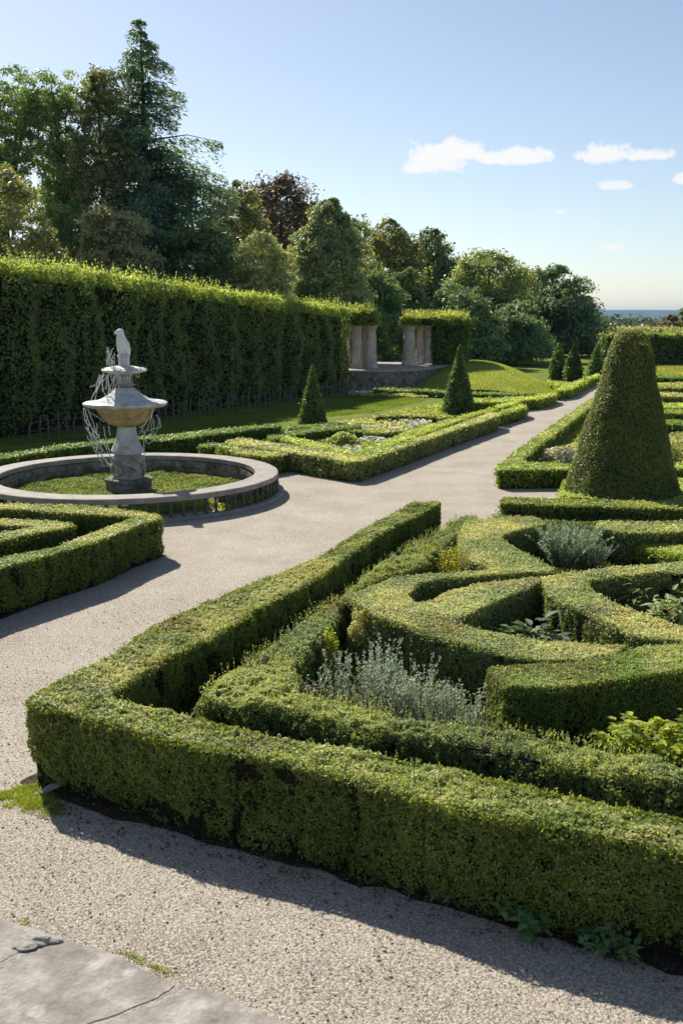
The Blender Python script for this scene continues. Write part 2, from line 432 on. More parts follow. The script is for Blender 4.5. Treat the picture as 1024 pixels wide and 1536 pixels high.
hedge([(945,808),(956,800),(987,799),(1012,806),(1024,815),(1100,830),(1100,850),(1024,835),(981,826),(946,816)], .30, 'low rounded yellow-green hedge mound near the right edge', BRIGHT, group=KNOT, rnd=.1, lump=.03)
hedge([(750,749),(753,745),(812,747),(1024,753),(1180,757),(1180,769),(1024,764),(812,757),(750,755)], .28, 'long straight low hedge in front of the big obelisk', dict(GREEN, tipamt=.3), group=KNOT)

# ---- V hedges at the left edge
LFT = 'box hedges left of the path'
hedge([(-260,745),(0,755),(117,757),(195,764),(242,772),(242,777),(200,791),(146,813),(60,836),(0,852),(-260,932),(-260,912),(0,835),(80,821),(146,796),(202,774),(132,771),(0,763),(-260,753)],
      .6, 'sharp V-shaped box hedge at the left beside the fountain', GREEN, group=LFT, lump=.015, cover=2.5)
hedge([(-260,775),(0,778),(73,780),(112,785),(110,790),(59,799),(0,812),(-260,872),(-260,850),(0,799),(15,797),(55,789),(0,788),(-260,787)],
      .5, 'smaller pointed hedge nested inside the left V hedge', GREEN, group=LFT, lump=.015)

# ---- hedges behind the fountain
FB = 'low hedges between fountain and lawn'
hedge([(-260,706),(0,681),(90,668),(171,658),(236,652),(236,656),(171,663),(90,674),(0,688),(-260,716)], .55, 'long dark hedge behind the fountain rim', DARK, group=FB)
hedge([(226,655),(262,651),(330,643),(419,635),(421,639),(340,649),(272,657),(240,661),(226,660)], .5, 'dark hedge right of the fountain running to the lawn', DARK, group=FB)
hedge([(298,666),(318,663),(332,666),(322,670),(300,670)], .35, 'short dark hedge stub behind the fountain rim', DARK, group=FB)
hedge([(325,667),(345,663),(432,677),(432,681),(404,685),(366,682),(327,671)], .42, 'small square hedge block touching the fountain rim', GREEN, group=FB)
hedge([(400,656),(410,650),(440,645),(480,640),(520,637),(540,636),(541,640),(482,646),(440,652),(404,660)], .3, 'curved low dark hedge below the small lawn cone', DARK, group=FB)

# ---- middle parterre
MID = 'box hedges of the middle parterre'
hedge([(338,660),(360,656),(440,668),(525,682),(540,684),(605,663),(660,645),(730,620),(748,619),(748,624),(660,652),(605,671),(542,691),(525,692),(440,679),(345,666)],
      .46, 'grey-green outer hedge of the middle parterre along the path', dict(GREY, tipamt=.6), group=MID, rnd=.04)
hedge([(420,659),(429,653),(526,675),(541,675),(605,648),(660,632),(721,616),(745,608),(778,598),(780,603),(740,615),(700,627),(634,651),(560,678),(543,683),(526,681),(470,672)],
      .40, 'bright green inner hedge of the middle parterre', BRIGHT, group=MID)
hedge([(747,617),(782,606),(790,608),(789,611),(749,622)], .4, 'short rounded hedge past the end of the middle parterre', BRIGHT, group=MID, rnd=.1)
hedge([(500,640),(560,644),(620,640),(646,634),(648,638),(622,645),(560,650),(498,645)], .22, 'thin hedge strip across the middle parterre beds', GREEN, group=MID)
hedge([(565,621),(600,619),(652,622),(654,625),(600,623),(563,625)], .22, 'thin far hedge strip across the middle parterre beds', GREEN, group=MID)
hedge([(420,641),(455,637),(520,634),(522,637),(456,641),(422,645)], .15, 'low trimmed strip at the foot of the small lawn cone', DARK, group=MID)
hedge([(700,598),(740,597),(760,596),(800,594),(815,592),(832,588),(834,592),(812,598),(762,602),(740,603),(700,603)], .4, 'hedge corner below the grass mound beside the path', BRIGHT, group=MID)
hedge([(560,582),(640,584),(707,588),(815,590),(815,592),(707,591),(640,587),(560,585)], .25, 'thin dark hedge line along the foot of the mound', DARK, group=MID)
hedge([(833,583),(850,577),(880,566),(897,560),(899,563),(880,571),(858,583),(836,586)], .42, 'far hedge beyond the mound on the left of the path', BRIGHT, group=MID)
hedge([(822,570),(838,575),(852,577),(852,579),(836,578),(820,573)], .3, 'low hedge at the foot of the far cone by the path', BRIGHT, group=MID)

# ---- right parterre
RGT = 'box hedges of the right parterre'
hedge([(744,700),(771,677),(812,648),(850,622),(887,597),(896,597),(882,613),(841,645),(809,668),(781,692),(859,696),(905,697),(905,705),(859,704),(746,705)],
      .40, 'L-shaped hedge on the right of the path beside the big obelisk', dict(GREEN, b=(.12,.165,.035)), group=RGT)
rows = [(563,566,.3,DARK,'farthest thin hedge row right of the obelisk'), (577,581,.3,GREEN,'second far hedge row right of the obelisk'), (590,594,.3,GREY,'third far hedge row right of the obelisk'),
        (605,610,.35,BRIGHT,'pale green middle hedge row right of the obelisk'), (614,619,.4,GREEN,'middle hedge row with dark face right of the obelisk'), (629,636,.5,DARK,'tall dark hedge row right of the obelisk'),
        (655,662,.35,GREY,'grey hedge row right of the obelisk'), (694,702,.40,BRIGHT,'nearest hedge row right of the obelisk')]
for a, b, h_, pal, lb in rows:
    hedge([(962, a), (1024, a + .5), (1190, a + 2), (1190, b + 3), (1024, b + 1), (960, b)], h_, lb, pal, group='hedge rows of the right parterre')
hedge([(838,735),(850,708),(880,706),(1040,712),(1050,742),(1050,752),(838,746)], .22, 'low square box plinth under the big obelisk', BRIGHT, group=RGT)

# ------------------------------------------------------------------ cones (topiary)
def cone(u, vb, vt, hw, label, pal=DARK, power=1.0, rt=.0, box=None, leaf=None, name='topiary_cone', group='clipped yew cones'):
    SEED[0] += 1; seed = SEED[0]
    b = Z(u, vb); y = b[1]
    h = P(u, vt, y)[2]; R = hw * np.hypot(y, HC) / F
    L = leaf or max(.03, .0024 * y)
    mb = MB(); z0 = 0.0
    prof = lambda t: (rt * R + (1 - rt) * R * (1 - t ** power)) * (math.sqrt(max(0, 1 - ((t - .93) / .07) ** 2)) * .65 + .35 if rt > .15 and t > .93 else 1)
    ts = np.linspace(0, 1, 14)
    mb.lathe([(max(.01, prof(t) - L * .8), z0 + t * (h - L)) for t in ts] , 28, (b[0], y, 0), 0)
    dens = 2.6 / (.31 * L * L); n = int(PI * R * math.hypot(R, h) * (1 + rt) * dens)
    t = RNG.random(int(n * 1.8)); t = t[RNG.random(len(t)) < (np.array([prof(x) for x in t]) + .05) / (R * 1.05)][:n]
    n = len(t); a = RNG.random(n) * 2 * PI
    r = np.array([prof(x) for x in t])
    slope = math.atan2(R, h)
    nr = np.c_[np.cos(a), np.sin(a), np.full(n, math.sin(slope) + .2)]
    p = np.c_[b[0] + r * np.cos(a), y + r * np.sin(a), z0 + t * h]
    dl = (vnoise(p, 2.2, seed) - .5) * .05 * R + (vnoise(p, .9, seed + 7) - .5) * .07 * R * (rt > .15) + (vnoise(p, 9, seed + 1) - .5) * .02 + RNG.exponential(L * .18, n) - L * .3
    p += unit(nr) * dl[:, None]
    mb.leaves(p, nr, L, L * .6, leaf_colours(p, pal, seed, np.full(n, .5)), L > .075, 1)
    if rt > .02:
        nn = int(PI * (rt * R) ** 2 * dens * 1.3); rr = np.sqrt(RNG.random(nn)) * rt * R * (.5 if rt > .15 else 1); aa = RNG.random(nn) * 2 * PI
        q = np.c_[b[0] + rr * np.cos(aa), y + rr * np.sin(aa), h + (vnoise(np.c_[rr * 3, aa, aa], 5, seed) - .5) * .04 - .12 * (rr / (rt * R))]
        mb.leaves(q, np.tile([0, 0, 1.], (nn, 1)), L, L * .6, leaf_colours(q, pal, seed, np.ones(nn)), False, 1)
    o = mb.build(name, [TWIG, LEAF], loc=(b[0], y, 0))
    return tag(o, label, 'topiary', group)

cone(931, 752, 496, 88, 'huge yew obelisk with rounded top on the right', dict(a=(.034,.054,.015), b=(.105,.132,.034), tip=(.15,.14,.035), tipamt=.5), power=.97, rt=.24, name='topiary_obelisk', group=None, leaf=.038)
cone(469, 636, 548, 22, 'small dark yew cone on the shaded lawn by the fence', DARK, 1.12, .03)
cone(687, 622, 517, 26.5, 'tall pointed yew cone in the middle parterre', DARK, 1.1, .02)
cone(836, 569, 514, 13.5, 'far rounded cone nearest the grass mound', dict(DARK, b=(.09,.14,.03)), 1.9, .12)
cone(893, 563, 515, 13, 'far pointed cone behind the edge of the big obelisk', DARK, 1.35, .06)
cone(907, 558, 513, 12, 'far cone almost hidden behind the big obelisk', DARK, 1.6, .06)
def boxcone():
    u, y = 859, Z(859, 571)[1]; x = P(u, 560, y)[0]; w = 25 * y / F
    hb = P(u, 550, y)[2]; ht = P(u, 520, y)[2]
    mb = hedge_mesh([(x - w / 2, y - w / 2), (x + w / 2, y - w / 2), (x + w / 2, y + w / 2), (x - w / 2, y + w / 2)], hb, DARK)
    root = empty('topiary_cone', (x, y, 0), 'far cone growing out of a clipped square box', 'topiary', 'clipped yew cones')
    o = mb.build('square_base', [TWIG, LEAF], root, loc=(x, y, 0)); o.location = (0, 0, 0)
    m = MB(); n = 1600; t = RNG.random(n) ** 1.4; a = RNG.random(n) * 2 * PI; R = 11 * y / F
    r = R * (1 - t ** 1.7); H = ht - hb
    p = np.c_[r * np.cos(a), r * np.sin(a), hb + t * H]
    m.lathe([(max(.01, R * (1 - q ** 1.7) - .12), hb + q * (H - .1)) for q in np.linspace(0, 1, 8)], 16, (0, 0, 0), 0)
    m.leaves(p, np.c_[np.cos(a), np.sin(a), np.full(n, .5)], .16, .1, leaf_colours(p, DARK, 3), True, 1)
    m.build('cone_top', [TWIG, LEAF], root)
boxcone()

# ------------------------------------------------------------------ tall hornbeam hedge
TALL = dict(a=(.062, .092, .036), b=(.15, .195, .072), tip=(.21, .23, .06), tipamt=.6)
TALLD = dict(a=(.030, .055, .018), b=(.075, .115, .034), tip=(.16, .18, .05), tipamt=.5)
A0, A1 = Z(-40, 664)[:2], Z(521, 587)[:2]
def tall_hedge():
    SEED[0] += 1; seed = SEED[0]
    dirv = unit(A1 - A0); Ls = np.linalg.norm(A1 - A0); nf = np.array([dirv[1], -dirv[0]])     # towards the garden
    start = A0 - dirv * 9; Ltot = Ls + 9
    thick = 2.0
    top = lambda s: 5.15 - 1.3 * np.clip((s - 9) / Ls, 0, 1)
    mb = MB()
    # woody core
    ss = np.linspace(.2, Ltot - .25, 30); V = []
    for s in ss:
        c = start + dirv * s
        for off, z in ((-.3, -.02), (-.22, top(s) - .3), (-thick + .2, top(s) - .3), (-thick + .2, -.02)):
            V.append([*(c + nf * off), z])
    fc = []
    for i in range(29):
        for j in range(4):
            k = (j + 1) % 4; fc.append([i * 4 + j, i * 4 + k, i * 4 + 4 + k, i * 4 + 4 + j])
    fc += [[0, 1, 2, 3], [116, 119, 118, 117]]
    mb.add(V, fc, 0)
    L = .115; dens = 2.4 / (.36 * L * L)
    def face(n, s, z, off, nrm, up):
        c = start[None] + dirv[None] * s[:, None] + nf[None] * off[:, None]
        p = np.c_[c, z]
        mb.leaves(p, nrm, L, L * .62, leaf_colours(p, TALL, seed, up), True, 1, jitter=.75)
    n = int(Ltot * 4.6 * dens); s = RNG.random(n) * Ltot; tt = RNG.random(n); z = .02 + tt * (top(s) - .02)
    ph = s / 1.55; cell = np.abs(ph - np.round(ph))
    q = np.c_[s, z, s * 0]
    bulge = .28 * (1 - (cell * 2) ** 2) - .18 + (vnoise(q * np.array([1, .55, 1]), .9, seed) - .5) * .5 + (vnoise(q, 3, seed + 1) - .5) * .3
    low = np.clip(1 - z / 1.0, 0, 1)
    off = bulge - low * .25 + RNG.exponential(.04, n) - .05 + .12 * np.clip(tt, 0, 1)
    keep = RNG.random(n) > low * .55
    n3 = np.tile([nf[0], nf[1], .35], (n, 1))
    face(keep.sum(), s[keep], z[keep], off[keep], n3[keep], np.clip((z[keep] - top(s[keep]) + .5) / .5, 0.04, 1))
    n = int(Ltot * thick * dens * .8); s = RNG.random(n) * Ltot; off = -RNG.random(n) * thick + .1
    z = top(s) + (vnoise(np.c_[s, off, s * 0], 1.1, seed) - .5) * .3 + RNG.exponential(.05, n) - .1
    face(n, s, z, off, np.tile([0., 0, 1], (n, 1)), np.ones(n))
    n = int(thick * 4 * dens); z = .3 + RNG.random(n) * (top(Ltot) - .3); off = -RNG.random(n) * thick; s = np.full(n, Ltot) + RNG.normal(0, .06, n)
    face(n, s, z, off, np.tile([dirv[0], dirv[1], .2], (n, 1)), np.full(n, .2))
    # feathery shoots along the top
    ns = int(Ltot * 150); m = 10
    s = RNG.random(ns) * Ltot; off = -RNG.random(ns) ** 1.3 * thick + .15; H = RNG.uniform(.2, .72, ns) * RNG.uniform(.7, 1.15, ns)
    s, off, H = [np.repeat(x, m) for x in (s, off, H)]; f = np.tile(np.linspace(0, 1, m), ns)
    ln = np.repeat(RNG.normal(0, .2, (ns, 2)), m, 0)
    s = s + ln[:, 0] * f * H + RNG.normal(0, .02, len(s)); off = off + ln[:, 1] * f * H + RNG.normal(0, .02, len(s))
    z = top(s) - .42 + f * H * (.75 + .6 * vnoise(np.c_[s, off, s * 0], 1.3, seed + 4))
    c = start[None] + dirv[None] * s[:, None] + nf[None] * off[:, None]; p = np.c_[c, z]
    mb.leaves(p, np.tile([nf[0] * .5, nf[1] * .5, .6], (len(p), 1)), L * .8, L * .42, leaf_colours(p, dict(TALL, a=(.07,.10,.028), b=(.15,.18,.055), tip=(.16,.185,.06)), seed, np.ones(len(p))), True, 1, tang=np.tile([0., 0, .8], (len(p), 1)))
    root = empty('tall_hedge', (*start, 0), 'very tall dark hornbeam hedge with feathery sunlit top on the left', 'hedge')
    o = mb.build('foliage', [TWIG, LEAF_SOFT], root, loc=(*start, 0)); o.location = (0, 0, 0)
    for s in np.arange(.8, Ltot, 1.55):
        c = dirv * s - nf * .5
        x = RNG.normal(0, .08, 2); tb = MB()
        tb.tube([[0, 0, -.05], [x[0], x[1], .9], [x[1], 0, 2.0]], [.10, .08, .06], 7)
        t = tb.build('trunk', BARK, root); t.location = (c[0], c[1], 0)
    return start, dirv, nf, Ltot
TS, TD, TN, TL = tall_hedge()

# ------------------------------------------------------------------ stake fence along the tall hedge
def stake_fence():
    f0 = Z(40, 662)[:2]; f1 = Z(523, 592)[:2]
    Lf = np.linalg.norm(f1 - f0); d = (f1 - f0) / Lf; nn = np.array([d[1], -d[0]])
    root = empty('stake_fence', (*f0, 0), 'low rustic stake fence at the foot of the tall hedge', 'fence')
    metas = []
    for k in range(5):
        mb = MB(); h = (.62, .7, .66, .74, .58)[k]; x = RNG.normal(0, .025, 4)
        mb.tube([[0, 0, -.05], [x[0], x[1], h * .5], [x[2], x[3], h * .93], [x[2], x[3], h]], [.034, .03, .026, .008], 6)
        o = mb.build('stake', RUSTWOOD, root); metas.append(o)
    n = int(Lf / .36)
    for i in range(n):
        s = (i + .5) * Lf / n + random.uniform(-.05, .05); c = d * s + nn * random.uniform(-.03, .03)
        if i < 5: o = metas[i]
        else: o = metas[i % 5].copy(); COL.objects.link(o); o.parent = root
        o.location = (c[0], c[1], 0); o.rotation_euler = (random.uniform(-.06, .06), random.uniform(-.08, .08), random.uniform(0, 6))
    for zz in (.26, .5):
        mb = MB(); ss = np.linspace(0, Lf, 60)
        mb.tube(np.c_[d[0] * ss + nn[0] * .04, d[1] * ss + nn[1] * .04, zz + .03 * np.sin(ss * 2.1) + RNG.normal(0, .008, 60)], .010, 5)
        mb.build('rail', RUSTWOOD, root)
stake_fence()
#__PART2__
# ------------------------------------------------------------------ ground
def sheet(name, poly, z, mat, kind='structure', **t):
    mb = MB(); p = ccw(np.asarray(poly, float))
    mb.add(np.c_[p, np.full(len(p), z)], orient(p, tessellate_polygon([[Vector((q[0], q[1], 0)) for q in p]])), 0)
    return tag(mb.build(name, mat), kind=kind, **t)

def ground():
    ys = np.array([-40, -5, 30, 70, 110, 150, 220, 320, 500, 900, 1800, 3500, 6500, 9500.])
    zs = np.array([0, 0, 0, 0, 0, -.6, -3, -6, -9, -12, -16, -20, -22, -24.]) - .012
    xs = np.array([-6000, -2500, -900, -300, -100, 0, 100, 300, 900, 2500, 6000.])
    V = [[x, y, z] for y, z in zip(ys, zs) for x in xs]; k = len(xs)
    fc = [[j * k + i, j * k + i + 1, (j + 1) * k + i + 1, (j + 1) * k + i] for j in range(len(ys) - 1) for i in range(k - 1)]
    mb = MB(); mb.add(V, fc, 0); tag(mb.build('ground', GRASS, smooth=True), kind='structure')
ground()
gp = [(905,556),(897,569),(858,590),(838,586),(832,598),(808,608),(775,600),(748,636),(530,722),(437,705),(330,688),(230,682),(0,712),(-300,765)]
g = [Z(u, v)[:2] for u, v in gp] + [np.array(q) for q in ((-14, 13), (-14, 1.2), (12, 1.2), (12, 18.5))] + [Z(u, v)[:2] for u, v in ((1000,737),(905,728),(790,692),(892,598),(912,556))]
sheet('gravel_path', g, 0.0, GRAVEL)
# soil of the beds
b = poly_at([(622,752),(330,893),(36,1050),(420,1142),(1180,1312)], .68)
bed = np.r_[b, [Z(1180, 775)[:2], Z(752, 774)[:2]]]
bs = resample(inset(ccw(bed), -.07), .06); bs = bs + (np.c_[vnoise(np.c_[bs, bs[:, :1] * 0], 5, 21), vnoise(np.c_[bs, bs[:, :1] * 0], 5, 22)] - .5) * .16
sheet('bed_soil', bs, .004, SOIL)
sheet('bed_soil', inset(ccw(poly_at([(-260,745),(0,755),(195,764),(242,774),(0,852),(-260,932)], .6)), -.04), .004, SOIL)
sheet('bed_soil', inset(ccw(poly_at([(338,660),(440,679),(533,690),(600,672),(748,622),(720,606),(610,616),(500,642)], .3)), .15), .004, SOIL)
sheet('bed_soil', inset(ccw(poly_at([(744,702),(887,597),(905,566),(1190,566),(1190,735),(905,735),(905,705)], .3)), .1), .004, SOIL)

# distant hills
def hills():
    xs = np.linspace(-4200, 4200, 90); V = []
    for x in xs:
        h = 3 + 36 + 5 * math.sin(x * .0012 + 1) + 3 * math.sin(x * .004)
        V += [[x, 5600, -23], [x, 5900, h * .55], [x, 6300, h], [x, 7200, -25]]
    fc = [[i * 4 + j, i * 4 + 4 + j, i * 4 + 5 + j, i * 4 + 1 + j] for i in range(len(xs) - 1) for j in range(3)]
    mb = MB(); mb.add(V, fc, 0)
    m = surf_material('far_woodland', [(.3, (.035, .055, .02)), (.7, (.08, .10, .04))], .004, 6, .95, 0)
    tag(mb.build('hills', m, smooth=True), kind='structure')
hills()

# grass mound in front of the far trees
def mound():
    c = P(690, 560, 52.5); k = 52.5 / F
    n = 70; X = np.linspace(-1, 1, n); V = []
    x0, x1 = P(606, 560, 52.5)[0], P(815, 560, 52.5)[0]; y0, y1 = 45.6, 66
    top = lambda x: 0
    for j in range(n):
        for i in range(n):
            x = x0 + (x1 - x0) * i / (n - 1); y = y0 + (y1 - y0) * j / (n - 1)
            s = i / (n - 1); t = j / (n - 1)
            def dome(cs, ct, ws, wt, hh):
                q = ((s - cs) / ws) ** 2 + ((t - ct) / wt) ** 2
                return hh * max(0, 1 - q) ** 1.4
            V.append([x, y, -.03 + (dome(.40, .44, .52, .56, .98) ** 3 + dome(.66, .5, .40, .55, .96) ** 3) ** (1 / 3)])
    fc = [[j * n + i, j * n + i + 1, (j + 1) * n + i + 1, (j + 1) * n + i] for j in range(n - 1) for i in range(n - 1)]
    mb = MB(); mb.add(V, fc, 0); tag(mb.build('grass_mound', MOUNDGRASS, smooth=True), kind='structure')
mound()

# ------------------------------------------------------------------ paving, pebbles, grass patches in front
def jag(pix, z, amp=.018, step=.04):
    p = resample(ccw(poly_at(pix, z)), step); q = np.c_[p, np.zeros(len(p))]
    return p + (np.c_[vnoise(q, 9, 3), vnoise(q, 9, 4)] - .5) * amp * 2 + RNG.normal(0, amp * .18, (len(p), 2))
mb = MB()
for pix, zz in (([(-320,1285),(0,1377),(70,1397),(40,1424),(-10,1449),(-320,1580)], .052),
            ([(90,1404),(150,1424),(262,1477),(233,1501),(112,1546),(-100,1650),(-310,1590),(0,1455),(48,1429)], .054),
            ([(270,1486),(302,1478),(345,1494),(440,1537),(600,1605),(420,1780),(-80,1760),(-92,1655),(118,1550),(240,1505)], .053)):
    p = jag(pix, zz); n = len(p); q = inset(p, .008)
    V = np.r_[np.c_[p, np.full(n, -.02)], np.c_[p, np.full(n, zz - .012)], np.c_[q, np.full(n, zz)]]
    mb.add(V, [[i + k * n, (i + 1) % n + k * n, n + (i + 1) % n + k * n, n + i + k * n] for k in (0, 1) for i in range(n)], 0)
    tri = orient(q, tessellate_polygon([[Vector((a[0], a[1], 0)) for a in q]])); mb.add(np.c_[q, np.full(n, zz)], tri, 0)
tag(mb.build('stone_pavement', SLAB), kind='structure')
sheet('pavement_mortar', poly_at([(-330,1300),(0,1384),(75,1402),(150,1430),(262,1484),(345,1500),(440,1544),(590,1612),(420,1780),(-330,1780)], .04), .0495, MORTAR)
def rock_mesh(mb, c, s, seed, n=14):
    t = np.linspace(0, PI, n); a = 2 * PI * np.arange(n * 2) / (n * 2)
    V = np.stack([np.outer(np.sin(t), np.cos(a)), np.outer(np.sin(t), np.sin(a)), np.outer(np.cos(t), np.ones(n * 2))], 2).reshape(-1, 3)
    V = V * (.6 + .8 * vnoise(V + seed, 1.7, seed))[:, None] + (vnoise(V + seed, 6, seed) - .5)[:, None] * .12 * V
    m = n * 2; mb.add(V * np.asarray(s) + np.asarray(c), [[k * m + i, (k + 1) * m + i, (k + 1) * m + (i + 1) % m, k * m + (i + 1) % m] for k in range(n - 1) for i in range(m)], 0)
SLABEDGE = poly_at([(-320,1285),(0,1377),(150,1424),(262,1477),(345,1494),(440,1537),(600,1605)], .05)

def rocks(mb, c, size, mat=0):
    n = len(c)
    base = np.array([[1, 0, 0], [0, 1, 0], [-1, 0, 0], [0, -1, 0], [0, 0, 1], [0, 0, -1.]])
    tri = np.array([[0, 1, 4], [1, 2, 4], [2, 3, 4], [3, 0, 4], [1, 0, 5], [2, 1, 5], [3, 2, 5], [0, 3, 5]])
    a = RNG.random(n) * 2 * PI
    V = base[None] * RNG.uniform(.55, 1.25, (n, 6, 1)) * np.stack([size, size * RNG.uniform(.6, .95, n), size * RNG.uniform(.28, .55, n)], 1)[:, None]
    x = V[..., 0] * np.cos(a)[:, None] - V[..., 1] * np.sin(a)[:, None]; y = V[..., 0] * np.sin(a)[:, None] + V[..., 1] * np.cos(a)[:, None]
    V = np.stack([x, y, V[..., 2]], 2) + c[:, None]
    mb.add(V.reshape(-1, 3), (tri[None] + 6 * np.arange(n)[:, None, None]).reshape(-1, 3), mat)

def pebbles():
    n = 120000; y = 3.2 + 9.5 * RNG.random(n) ** 1.6; x = RNG.uniform(-1, 1, n) * (.42 * y + .4)
    q = np.c_[x, y]
    ex = np.interp(x, SLABEDGE[:, 0], SLABEDGE[:, 1]); ok = (y > ex + .01) | (x > SLABEDGE[:, 0].max())
    fo = ccw(bed); inside = np.zeros(n, bool)
    for i in range(len(fo)):
        a, b_ = fo[i], fo[(i + 1) % len(fo)]
        cr = ((a[1] > y) != (b_[1] > y)) & (x < (b_[0] - a[0]) * (y - a[1]) / (b_[1] - a[1] + 1e-12) + a[0]); inside ^= cr
    ok &= ~inside | (vnoise(np.c_[q, q[:, :1] * 0], 5, 3) > .45)
    q = q[ok]; s = RNG.gamma(3, .0013, len(q)) + .001 + (RNG.random(len(q)) < .004) * .008
    mb = MB(); rocks(mb, np.c_[q, s * .15], s); tag(mb.build('gravel', PEBBLE), kind='stuff')
pebbles()

def grass_patch(pix, n, h, label, cols=((.14, .20, .035), (.30, .36, .08)), name='grass_patch'):
    p = ccw(poly_at(pix, 0)); q = sample_poly(p, n); ed = edge_dist(q, p)
    q = q[RNG.random(n) < np.clip(ed / .22 + .02, 0, 1) * np.clip(vnoise(np.c_[q, q[:, :1] * 0], 14, 6) * 2.4 - .45, 0, 1)]; n = len(q)
    H = RNG.uniform(.4, 1, n) * h; ln = RNG.normal(0, .45, (n, 2)) * H[:, None]; a = RNG.random(n) * PI; w = RNG.uniform(.002, .0045, n)
    dx = np.c_[np.cos(a) * w, np.sin(a) * w, np.zeros(n)]
    b0 = np.c_[q, np.full(n, .002)]; V = np.stack([b0 - dx, b0 + dx, b0 + np.c_[ln, H]], 1).reshape(-1, 3)
    f = (vnoise(b0, 5, 2) * .6 + RNG.random(n) * .5)[:, None]
    mb = MB(); mb.add(V, np.arange(3 * n).reshape(n, 3), 0, np.array(cols[0]) * (1 - f) + np.array(cols[1]) * f)
    tag(mb.build(name, LEAF_SOFT), kind='stuff', label=label)
grass_patch([(-40,1190),(45,1170),(80,1185),(120,1225),(60,1228),(-40,1205)], 16000, .035, 'patch of short bright grass at the hedge corner')
grass_patch([(150,1418),(210,1432),(285,1470),(262,1476),(200,1446)], 3500, .025, 'tufts of grass and moss along the paving edge')
grass_patch([(20,1380),(60,1382),(62,1396),(30,1392)], 700, .02, 'small tuft of moss by the paving')
grass_patch([(280,1338),(310,1335),(312,1360),(285,1360)], 300, .02, 'few grass blades in the gravel')
mb = MB(); c = Z(62, 1412, .055); rock_mesh(mb, (c[0], c[1], .06), (.10, .05, .022), 3); rock_mesh(mb, (c[0] - .08, c[1] - .05, .056), (.06, .04, .014), 5)
tag(mb.build('stone_fragment', surf_material('pale_stone', [(.3, (.24, .22, .19)), (.7, (.45, .43, .39))], 20, 6, .9, .6)), 'whitish broken stone lying on the edge of the paving', 'stone')
mb = MB(); c = Z(68, 1190); mb.tube([[c[0] - .02, c[1] - .05, .012], [c[0] + .03, c[1] + .01, .035], [c[0] + .10, c[1] + .05, .045]], [.022, .028, .016], 6)
tag(mb.build('stick', MORTAR), 'short pale piece of wood in the grass at the hedge corner', 'wood')

